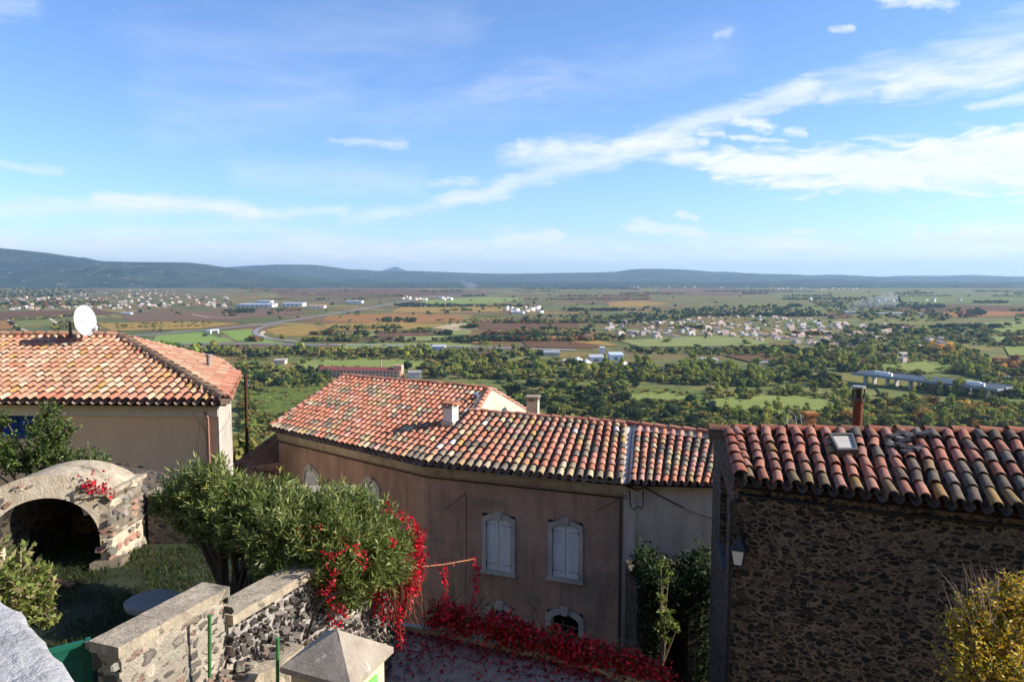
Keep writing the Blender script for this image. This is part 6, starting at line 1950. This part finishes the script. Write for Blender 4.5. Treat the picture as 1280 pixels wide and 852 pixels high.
random.seed(33)
WOODS = [  # polygon, count, kinds, scale range
    ([(505, 464), (560, 448), (640, 452), (700, 455), (760, 458), (830, 462), (900, 462), (960, 464), (1000, 466), (1064, 474), (1062, 486), (990, 482), (900, 484), (800, 478), (700, 474), (610, 474), (530, 474)], 420, ['oak', 'oak', 'pine', 'oak', 'poplar'], (.85, 1.5)),
    ([(836, 462), (868, 452), (890, 462), (985, 474), (960, 484), (880, 480)], 90, ['poplar', 'poplar', 'poplar', 'oak'], (.9, 1.3)),
    ([(190, 432), (300, 435), (440, 438), (640, 438), (700, 444), (620, 450), (540, 449), (440, 446), (340, 447), (190, 442)], 330, ['oak', 'oak', 'poplar', 'scrub', 'pine'], (.8, 1.2)),
    ([(400, 412), (450, 414), (470, 424), (560, 424), (600, 430), (480, 430), (420, 427)], 110, ['oak', 'pine', 'scrub'], (.7, 1.1)),
    ([(298, 452), (360, 464), (430, 466), (405, 480), (340, 486), (298, 484)], 110, ['oak', 'pine', 'oak', 'scrub'], (.8, 1.3)),
    ([(299, 486), (335, 486), (322, 540), (299, 580)], 60, ['scrub', 'oak', 'scrub'], (.6, 1.1)),
    ([(300, 486), (420, 470), (345, 535), (300, 575)], 420, ['scrub'], (.38, .62)),
    ([(620, 478), (700, 480), (800, 484), (770, 492), (790, 506), (870, 506), (900, 516), (905, 538), (780, 528), (690, 522), (650, 505)], 420, ['scrub', 'scrub', 'oak', 'scrub', 'pine'], (.7, 1.25)),
    ([(880, 488), (960, 488), (1060, 490), (1075, 505), (1050, 518), (1060, 530), (1100, 538), (920, 538), (900, 516), (890, 522)], 230, ['scrub', 'oak', 'scrub', 'poplar'], (.6, 1.15)),
    ([(1075, 505), (1120, 500), (1200, 508), (1290, 508), (1300, 540), (1090, 540), (1060, 530)], 230, ['oak', 'scrub', 'oak', 'scrub', 'oak', 'poplar', 'oak', 'scrub', 'oak', 'plane'], (.7, 1.3)),
    ([(1140, 486), (1200, 486), (1300, 490), (1300, 500), (1230, 500), (1170, 496)], 80, ['oak', 'poplar', 'pine', 'plane'], (.8, 1.3)),
    ([(960, 440), (1010, 436), (1080, 436), (1160, 428), (1220, 440), (1240, 460), (1290, 466), (1300, 480), (1250, 480), (1180, 464), (1100, 462), (1064, 466), (1000, 462), (960, 456)], 500, ['oak', 'pine', 'oak', 'oak', 'poplar', 'scrub'], (.8, 1.3)),
    ([(1158, 428), (1185, 432), (1206, 446), (1185, 450), (1165, 440)], 34, ['plane'], (.9, 1.35)),
    ([(1240, 452), (1300, 448), (1300, 466), (1250, 466)], 22, ['russet', 'plane', 'russet'], (1.0, 1.5)),
    ([(1060, 410), (1170, 414), (1300, 400), (1300, 436), (1220, 432), (1160, 424), (1100, 432), (1020, 436)], 380, ['oak', 'oak', 'pine', 'scrub'], (.9, 1.4)),
    ([(740, 398), (820, 390), (900, 384), (960, 382), (1010, 388), (1060, 398), (980, 396), (900, 394), (840, 402), (760, 406)], 420, ['pine', 'oak', 'pine'], (.9, 1.3)),
    (V1, 130, ['oak', 'pine', 'scrub', 'poplar'], (.6, 1.0)),
    (V2, 110, ['pine', 'oak', 'pine', 'scrub'], (.7, 1.2)),
    ([(0, 362), (90, 358), (120, 364), (60, 372), (0, 372)], 200, ['pine', 'oak'], (1.2, 1.8)),
    ([(0, 378), (130, 374), (140, 382), (0, 384)], 90, ['russet', 'oak', 'pine'], (1.2, 1.8)),
    ([(640, 412), (720, 410), (780, 424), (740, 428), (690, 420), (650, 422)], 130, ['oak', 'scrub', 'pine'], (.7, 1.1)),
    ([(780, 436), (900, 434), (1010, 436), (960, 446), (880, 444), (790, 442)], 170, ['oak', 'pine', 'scrub'], (.7, 1.0)),
    ([(475, 399), (520, 400), (520, 403), (480, 403)], 60, ['pine'], (.8, 1.1)), ([(488, 380), (570, 381), (570, 384), (500, 384)], 90, ['pine'], (.9, 1.2)),
    ([(275, 389), (318, 387), (319, 391), (276, 393)], 60, ['pine'], (.9, 1.2)), ([(530, 410), (536, 412), (500, 416), (540, 415)], 40, ['oak'], (.8, 1)),
    ([(140, 406), (260, 401), (270, 404), (150, 411)], 50, ['scrub'], (.7, 1)), ([(12, 398), (68, 396), (68, 398), (12, 400)], 50, ['scrub'], (.8, 1.2)), ([(66, 408), (96, 406), (98, 411), (66, 412)], 30, ['oak'], (.8, 1.2)),
    ([(640, 398), (740, 392), (760, 400), (660, 406)], 90, ['oak', 'scrub', 'pine'], (.8, 1.1)),
    ([(540, 400), (640, 392), (640, 400), (560, 406)], 40, ['scrub', 'oak'], (.8, 1.1)),
    ([(1010, 377), (1090, 372), (1160, 380), (1240, 392), (1180, 402), (1080, 402), (1040, 392)], 260, ['oak', 'pine', 'oak'], (1, 1.5)),
    ([(1150, 384), (1180, 382), (1180, 385), (1150, 386)], 60, ['pine'], (1, 1.3)),
    ([(1195, 392), (1225, 388), (1235, 394), (1200, 398)], 50, ['russet', 'pine'], (1.2, 1.8)),
]
for k in range(170):     # rows of trees and hedges far out
    y = random.choice([349.5, 350.5, 352, 353.5, 355, 357, 359, 361, 364, 367, 370, 374, 378, 383, 388, 395, 403, 410, 418, 426]); x = random.uniform(-30, 1280); w = random.choice([random.uniform(8, 40), random.uniform(30, 130)])
    if x < 300 and (362 < y < 388 or y > 400): continue
    WOODS.append(([(x, y), (x + w, y - .3), (x + w, y + .7), (x, y + .9)], int(w * (.8 if y > 360 else 1.4)), random.choice([['pine', 'oak'], ['oak'], ['russet', 'oak'], ['pine']]), (1.2, 1.8) if y < 362 else (.9, 1.4)))
for k in range(260):    # single trees in the vineyards
    x, y = random.uniform(0, 1280), random.uniform(362, 430); WOODS.append(([(x, y), (x + 4, y), (x + 4, y + 1), (x, y + 1)], random.randint(1, 4), ['oak', 'pine', 'scrub'], (.8, 1.2)))
for kf, P in FIELDS:     # ragged scrub along the field edges on this side of the valley
    if kf in ('green', 'dry', 'vine_green') and sum(p[1] for p in P) / len(P) > 440:
        for i in range(len(P)):
            (xa, ya), (xb, yb) = P[i], P[(i + 1) % len(P)]
            n_e = int(math.hypot(xb - xa, (yb - ya) * 2) / 2.6)
            for e in range(n_e):
                f = (e + random.random()) / n_e; x, y = xa + (xb - xa) * f + random.gauss(0, 2.5), ya + (yb - ya) * f + random.gauss(0, 1.2)
                WOODS.append(([(x, y), (x + 1, y), (x + 1, y + .5), (x, y + .5)], 1, ['scrub', 'scrub', 'oak'], (.35, .95)))
for k in range(13):     # orderly orchard rows by the junction
    for r in range(2): WOODS.append(([(146 + k * 9, 406 + r * 4 - k * .25), (148 + k * 9, 406 + r * 4 - k * .25), (148 + k * 9, 406.6 + r * 4 - k * .25)], 2, ['scrub'], (.7, .9)))
TREES = []
MEAD = [P for k, P in FIELDS if k in ('green', 'lawn', 'pale', 'ochre', 'orange')]
for P, n, kinds, (s0, s1) in WOODS:
    n = int(n * 1.8)
    xs, ys = [p[0] for p in P], [p[1] for p in P]; k = tr = 0
    while k < n and tr < n * 25:
        tr += 1
        x, y = random.uniform(min(xs), max(xs)), random.uniform(min(ys), max(ys))
        if not inp(x, y, P) or near_road(x, y): continue
        if len(P) > 4 and n > 3 and any(inp(x, y, Q) for Q in MEAD) and random.random() > .05: k += .5; continue
        if mnoise.noise(Vector((x * .045, y * .12, 3.0))) < -.12 and y > 385 and random.random() < .7: k += .6; continue
        k += 1
        g = on_ground(x, y)
        if g is None: continue
        if g.y > 2500: s0_, s1_ = s0 * 1.0, s1 * 1.0
        else: s0_, s1_ = s0, s1
        kd = random.choice(kinds); s = random.uniform(s0_, s1_) * random.choice([.5, .62, .75, .9, 1, 1.15])
        hp = FPX * KINDS[kd][1] * s / g.y
        hid = hidden(x, y - hp * .7)
        if hid: continue
        TREES.append((hp * (0.3 if hidden(x, y) else 1), x, y, g, kd, s))
TREES.sort(key=lambda t: -t[0])
NEAR, FAR = TREES[:285], TREES[285:]
LBL = {'oak': 'round green tree in the wooded country beyond the tiled roofs', 'scrub': 'low olive green bush on the scrubland beyond the tiled roofs', 'poplar': 'slender yellowing poplar standing in the belt of trees across the plain',
       'plane': 'golden orange autumn tree in the wooded country across the plain', 'pine': 'dark evergreen tree in the wooded country beyond the tiled roofs', 'russet': 'russet brown autumn tree in the wooded country across the plain'}
for i, (hp, x, y, g, kd, s) in enumerate(NEAR):
    cm, tm = PROT[kd][i % 3]
    nm = {'oak': 'tree', 'scrub': 'scrub_bush', 'poplar': 'poplar_tree', 'plane': 'autumn_tree', 'pine': 'evergreen_tree', 'russet': 'russet_tree'}[kd]
    r = bpy.data.objects.new(nm, None); COL.objects.link(r); r.location = g; r.rotation_euler.z = random.uniform(0, 6.28); r.scale = (s * random.uniform(1.0, 1.35), s * random.uniform(1.0, 1.35), s * (.85 if kd != 'poplar' else 1.05))
    tag(r, LBL[kd], KINDS[kd][4], {'oak': 'green trees of the valley', 'scrub': 'bushes of the scrubland', 'poplar': 'yellowing poplars', 'plane': 'golden autumn trees', 'pine': 'dark evergreen trees', 'russet': 'russet trees'}[kd])
    for part, me in (('crown', cm), ('trunk', tm)):
        c = bpy.data.objects.new(part, me); COL.objects.link(c); c.parent = r
for k in range(1100):     # scrub on the slope that falls away behind the houses
    a_, r_ = random.uniform(-.75, .75), random.uniform(70, 440)
    g = Vector((r_ * math.sin(a_), r_ * math.cos(a_), 0)); g.z = ground_h(g.x, g.y) - .2
    if mnoise.noise(Vector((g.x * .02, g.y * .02, 5))) < -.15: continue
    FAR.append((5 if r_ > 200 else 8, 0, 0, g, random.choice(['scrub', 'scrub', 'oak']), random.uniform(.4, .8)))
print('trees', len(NEAR), len(FAR), 'smallest near', NEAR[-1][0])
# everything farther and smaller reads as woodland masses
Vs, Fs, Cs, off = [], [], [], 0
LOW = {}
for i, (k, (w, h, b, cols, cat)) in enumerate(KINDS.items()):
    LOW[k] = {}
    for tier, (nq, q) in {'a': (260, .62), 'b': (90, 1.0), 'c': (36, 1.5)}.items():
        LOW[k][tier] = [crown_arrays(300 + i * 9 + v, w, h, b * .3, nq, q if k != 'poplar' else q * .8, cols, 6) for v in range(2)]
rgt = np.random.default_rng(5)
for (hp, x, y, g, kd, s) in FAR:
    tier = 'a' if hp > 7 else ('b' if hp > 4 else 'c')
    V, F, C = LOW[kd][tier][rgt.integers(2)]
    a = rgt.uniform(0, 6.28); c_, s_ = math.cos(a), math.sin(a)
    R = np.array([[c_, s_, 0], [-s_, c_, 0], [0, 0, 1]])
    Vs.append(V @ R * np.array([s * 1.22, s * 1.22, s * (.82 if kd != 'poplar' else 1)]) + np.array(g)); Fs.append(F + off); off += len(V)
    Cs.append(np.maximum(C * rgt.uniform(.75, 1.6) * (1 + rgt.uniform(-.15, .15, 3)) * np.array([1 + rgt.uniform(-.06, .16), 1, 1 - rgt.uniform(0, .15)]), .003))
o = np_mesh('woodland', np.concatenate(Vs), np.concatenate(Fs), np.concatenate(Cs), M['far_leaf'])
tag(o, 'distant woods, hedges and tree rows spread over the plain', None, None, 'stuff')
print('woodland faces', sum(len(f) for f in Fs))
# the few near treetops between the two houses
for (px, py, Y, k, s) in ((296, 560, 60, 'scrub', .8), (318, 575, 75, 'scrub', .8)):
    p = W(px, py, Y); r = bpy.data.objects.new('tree', None); COL.objects.link(r); r.location = (p.x, p.y, p.z - 3.0); r.scale = (s, s, s * 1.3)
    tag(r, {296: 'light green treetop right behind the corner of the beige house', 318: 'green treetop between the rusty pole and the outbuilding'}[px], 'tree')
    for part, me in zip(('crown', 'trunk'), PROT[k][0]):
        c = bpy.data.objects.new(part, me); COL.objects.link(c); c.parent = r
# ================================================================ air, smoke, sky, sun, camera
HAZE = 5.2e-5
t = NT('haze_air')
pv = t.n('ShaderNodeVolumePrincipled'); pv.inputs['Color'].default_value = (.50, .76, 1, 1); pv.inputs['Density'].default_value = HAZE; pv.inputs['Anisotropy'].default_value = .2
t.l(pv.outputs[0], t.out.inputs['Volume'])
mb = MB(); mb.obox((-24000, -900, -4), (48000, 0, 0), (0, 25000, 0), (0, 0, 460))
hz = mb.build('haze', t.mat, loc=(0, 0, 0)); hz['kind'] = 'stuff'; hz['label'] = 'thin bluish haze over the whole plain'


def smoke(name, puffs, dens, label):
    t = NT(name + '_volume'); v = t.n('ShaderNodeVolumeScatter'); v.inputs['Color'].default_value = (.95, .96, .98, 1); v.inputs['Density'].default_value = dens
    t.l(v.outputs[0], t.out.inputs['Volume'])
    mb = MB(); mb.tube([p for p, r in puffs], [r * (.35 if i in (0, len(puffs) - 1) else 1) * (1 + .25 * mnoise.noise(Vector((i * 1.7, r, 3)))) for i, (p, r) in enumerate(puffs)], 12)
    o = mb.build(name, t.mat); tag(o, label, None, None, 'stuff')
    import bmesh
    bm = bmesh.new(); bm.from_mesh(o.data); bmesh.ops.recalc_face_normals(bm, faces=bm.faces[:]); bm.to_mesh(o.data); bm.free()


g = on_ground(1058, 390)
P_ = []
for k in range(12):
    t_ = k / 11; q = W(1058 + 66 * t_ ** 1.2, 388 - 15 * t_ ** .7, g.y); P_.append((q, 6 + 17 * t_))
smoke('smoke', P_, .009, 'white smoke drifting from a fire in the fields beyond the village')
g = on_ground(585, 362); smoke('smoke', [(W(585 + i * .4, 362 - i * 1.6, g.y), 34 + 8 * i) for i in range(7)], .0025, 'thin smoke rising far off below the central hills')
if 0: smoke('smoke', [(W(1214 - i * 3.2, 362 - i * 2.4, g.y), 30 + 22 * i) for i in range(9)], .0012, 'faint smoke drifting across the hills')

w = bpy.data.worlds.new('World'); SC.world = w; w.use_nodes = True
nt = w.node_tree; nt.nodes.clear()
def N(ty, **kw):
    o = nt.nodes.new(ty)
    for k, v in kw.items(): setattr(o, k, v)
    return o
def setv(s, v):
    if isinstance(v, bpy.types.NodeSocket): nt.links.new(v, s)
    else: s.default_value = v
def MA(op, a, b=0.0, c=None, clamp=False):
    m = N('ShaderNodeMath', operation=op, use_clamp=clamp); setv(m.inputs[0], a); setv(m.inputs[1], b)
    if c is not None: setv(m.inputs[2], c)
    return m.outputs[0]
sky = N('ShaderNodeTexSky', sky_type='NISHITA'); sky.sun_disc = False
sky.sun_elevation = SUN_EL; sky.sun_rotation = math.pi / 2 - SUN_AZ
sky.altitude = 200; sky.air_density = SKY_AIR; sky.dust_density = SKY_DUST; sky.ozone_density = SKY_OZ
tc = N('ShaderNodeTexCoord'); sp = N('ShaderNodeSeparateXYZ'); nt.links.new(tc.outputs['Generated'], sp.inputs[0])
X, Y_, Z = sp.outputs
az = MA('MULTIPLY', MA('ARCTAN2', X, Y_), 57.2958)
el = MA('MULTIPLY', MA('ARCSINE', Z), 57.2958)
cmb = N('ShaderNodeCombineXYZ'); nt.links.new(az, cmb.inputs[0]); nt.links.new(el, cmb.inputs[1])
AE = cmb.outputs[0]
def wnoise(vec, scale, detail, rough, stretch=(1, 1, 1), dist=0.0, rot=0.0):
    mp = N('ShaderNodeMapping'); mp.inputs['Scale'].default_value = stretch; mp.inputs['Rotation'].default_value = (0, 0, rot); nt.links.new(vec, mp.inputs[0])
    n = N('ShaderNodeTexNoise'); n.inputs['Scale'].default_value = scale; n.inputs['Detail'].default_value = detail; n.inputs['Roughness'].default_value = rough; n.inputs['Distortion'].default_value = dist
    nt.links.new(mp.outputs[0], n.inputs['Vector']); return n
wz = wnoise(AE, .30, 5, .6, (1, 1.8, 1))
wsub = N('ShaderNodeVectorMath', operation='SUBTRACT'); nt.links.new(wz.outputs['Color'], wsub.inputs[0]); wsub.inputs[1].default_value = (.5, .5, .5)
wma = N('ShaderNodeVectorMath', operation='MULTIPLY_ADD'); nt.links.new(wsub.outputs[0], wma.inputs[0]); wma.inputs[1].default_value = (2.2, 1.1, 0); nt.links.new(AE, wma.inputs[2])
AW = wma.outputs[0]
puff = wnoise(AE, .75, 8, .62, (1, 2.1, 1), .3).outputs['Fac']
bank = wnoise(AE, .55, 7, .58, (.6, 2.4, 1), .6, -.06).outputs['Fac']
wisp = wnoise(AE, .42, 7, .66, (.55, 2.4, 1), .5, -.30).outputs['Fac']
wisp2 = wnoise(AE, .30, 6, .62, (.4, 1.9, 1), .4, .12).outputs['Fac']
def aepx(px, py):
    d = ray(px, py).normalized(); return (math.degrees(math.atan2(d.x, d.y)), math.degrees(math.asin(d.z)))
def capsule(p0, p1, r, kind, gain, soft=1.0, r1=None):
    """cloud along a line of sky from p0 to p1, half-thickness r (px at the photograph's scale)"""
    a, b = aepx(*p0), aepx(*p1); k = 57.3 / FPX
    sub = N('ShaderNodeVectorMath', operation='SUBTRACT'); nt.links.new(AW, sub.inputs[0]); sub.inputs[1].default_value = (a[0], a[1], 0)
    ab = (b[0] - a[0], b[1] - a[1], 0); L2 = ab[0] ** 2 + ab[1] ** 2 + 1e-6
    dt = N('ShaderNodeVectorMath', operation='DOT_PRODUCT'); nt.links.new(sub.outputs[0], dt.inputs[0]); dt.inputs[1].default_value = ab
    t = MA('DIVIDE', dt.outputs['Value'], L2, clamp=True)
    pr = N('ShaderNodeVectorMath', operation='SCALE'); pr.inputs[0].default_value = ab; nt.links.new(t, pr.inputs['Scale'])
    df = N('ShaderNodeVectorMath', operation='SUBTRACT'); nt.links.new(sub.outputs[0], df.inputs[0]); nt.links.new(pr.outputs[0], df.inputs[1])
    ln = N('ShaderNodeVectorMath', operation='LENGTH'); nt.links.new(df.outputs[0], ln.inputs[0])
    rr = MA('MULTIPLY_ADD', t, ((r1 if r1 else r) - r) * k, r * k)
    d = MA('SUBTRACT', 1.0, MA('DIVIDE', ln.outputs['Value'], rr))
    n = {'bank': bank, 'puff': puff, 'wisp': wisp, 'wisp2': wisp2}[kind]
    v = MA('MULTIPLY_ADD', MA('SUBTRACT', n, .5), 2.6 if kind == 'puff' else 2.0, MA('MULTIPLY', d, 1.0 if kind == 'puff' else .85))
    return MA('MULTIPLY', MA('MULTIPLY', v, soft, clamp=True), gain)
CL = [
    ((905, 207), (1330, 206), 24, 'bank', .95, 1.7, 42), ((850, 194), (1010, 213), 17, 'bank', .85, 1.4), ((960, 230), (1120, 236), 9, 'bank', .8, 1.2), ((1150, 195), (1330, 172), 20, 'bank', .95, 1.7),
    ((560, 250), (860, 168), 13, 'wisp', .55, 1.2, 17), ((780, 178), (1010, 112), 13, 'wisp', .62, 1.3, 18), ((1000, 115), (1300, 40), 18, 'wisp', .50, 1.0, 34), ((430, 275), (640, 235), 12, 'wisp', .5, 1.2),
    ((1120, 110), (1300, 82), 20, 'wisp', .75, 1.4), ((1030, 120), (1090, 118), 10, 'wisp', .5, 1.3), ((1220, 132), (1290, 122), 7, 'wisp', .6, 1.4),
    ((650, 184), (760, 186), 10, 'puff', .6, 1.2), ((770, 182), (880, 178), 8, 'puff', .6, 1.3), ((415, 178), (505, 181), 7, 'puff', .5, .9), ((540, 228), (596, 226), 8, 'puff', .5, .9), ((640, 195), (840, 182), 22, 'wisp', .5, 1.2),
    ((925, 150), (965, 158), 8, 'puff', .8, 1.2), ((880, 166), (905, 167), 6, 'puff', .7, 1.1), ((915, 174), (985, 174), 5, 'puff', .7, 1.1), ((985, 162), (1005, 166), 5, 'puff', .6, 1.0), ((1040, 36), (1062, 34), 6, 'puff', .65, .9), ((895, 44), (910, 43), 6, 'puff', .35, .9), ((1105, -2), (1190, 1), 9, 'puff', .75, 1.0),
    ((-20, 262), (200, 258), 16, 'wisp2', .5, 1.3), ((120, 246), (310, 262), 13, 'wisp2', .75, 1.5), ((300, 268), (430, 262), 10, 'wisp2', .5, 1.3), ((0, 205), (70, 214), 6, 'wisp', .4, 1.3),
    ((625, 302), (690, 294), 10, 'puff', .7, 1.7), ((785, 284), (880, 292), 10, 'puff', .6, 1.5), ((845, 270), (868, 272), 5, 'puff', .6, 1.6), ((960, 305), (1008, 305), 6, 'puff', .55, 1.6), ((1160, 297), (1300, 296), 14, 'puff', .75, 1.6), ((995, 288), (1012, 288), 4, 'puff', .6, 1.6),
    ((600, 110), (700, 95), 20, 'wisp', .22, .8), ((-20, 12), (40, 6), 14, 'wisp', .35, 1.0), ((200, 150), (420, 120), 46, 'wisp2', .22, .8), ((480, 150), (900, 60), 40, 'wisp', .16, .9), ((640, 300), (1290, 320), 22, 'wisp2', .22, .9), ((-60, 318), (1340, 322), 38, 'wisp2', .8, 1.2), ((100, 305), (620, 312), 16, 'wisp2', .5, .9), ((300, 215), (520, 225), 26, 'wisp2', .3, .9), ((200, 60), (560, 30), 50, 'wisp2', .18, .8)]
inv = None
for c in CL:
    m = MA('SUBTRACT', 1.0, capsule(*c))
    inv = m if inv is None else MA('MULTIPLY', inv, m)
mask = MA('SUBTRACT', 1.0, inv, clamp=True)
# soft grey undersides of the thick cloud
shade = MA('MULTIPLY_ADD', MA('SUBTRACT', bank, .5), -2.4, .75, clamp=True)
cc = N('ShaderNodeMix', data_type='RGBA'); setv(cc.inputs[0], shade); cc.inputs[6].default_value = (*[CLOUD * x for x in (1.0, 1.0, 1.0)], 1); cc.inputs[7].default_value = (*[CLOUD * x for x in (.82, .88, .94)], 1)
mx = N('ShaderNodeMix', data_type='RGBA'); setv(mx.inputs[0], mask)
tint = N('ShaderNodeMix', data_type='RGBA', blend_type='MULTIPLY'); tint.inputs[0].default_value = 1; nt.links.new(sky.outputs[0], tint.inputs[6]); tint.inputs[7].default_value = (*SKY_TINT, 1)
nt.links.new(tint.outputs[2], mx.inputs[6]); nt.links.new(cc.outputs[2], mx.inputs[7])
bg = N('ShaderNodeBackground'); bg.inputs['Strength'].default_value = SKY_STR; nt.links.new(mx.outputs[2], bg.inputs[0])
wo = N('ShaderNodeOutputWorld'); nt.links.new(bg.outputs[0], wo.inputs[0])

su = bpy.data.lights.new('sun', 'SUN'); su.energy = SUN_STR; su.angle = math.radians(.5); su.color = (1, .94, .84)
so = bpy.data.objects.new('sun', su); COL.objects.link(so); so.rotation_euler = SUNDIR.to_track_quat('Z', 'Y').to_euler()

cam = bpy.data.cameras.new('camera'); cam.sensor_width = 36; cam.lens = FPX / 1280 * 36; cam.clip_end = 60000; cam.clip_start = .05
co = bpy.data.objects.new('camera', cam); COL.objects.link(co); co.location = CAM; co.rotation_euler = (math.pi / 2 - PITCH, 0, 0); SC.camera = co
SC.view_settings.view_transform = 'Standard'; SC.view_settings.look = 'None'; SC.view_settings.gamma = 1; SC.view_settings.exposure = EXPO
SC.render.engine = 'CYCLES'
SC.cycles.use_denoising = True
SC.cycles.max_bounces = 6; SC.cycles.volume_bounces = 0; SC.cycles.transparent_max_bounces = 6
SC.cycles.use_adaptive_sampling = True; SC.cycles.adaptive_threshold = .02
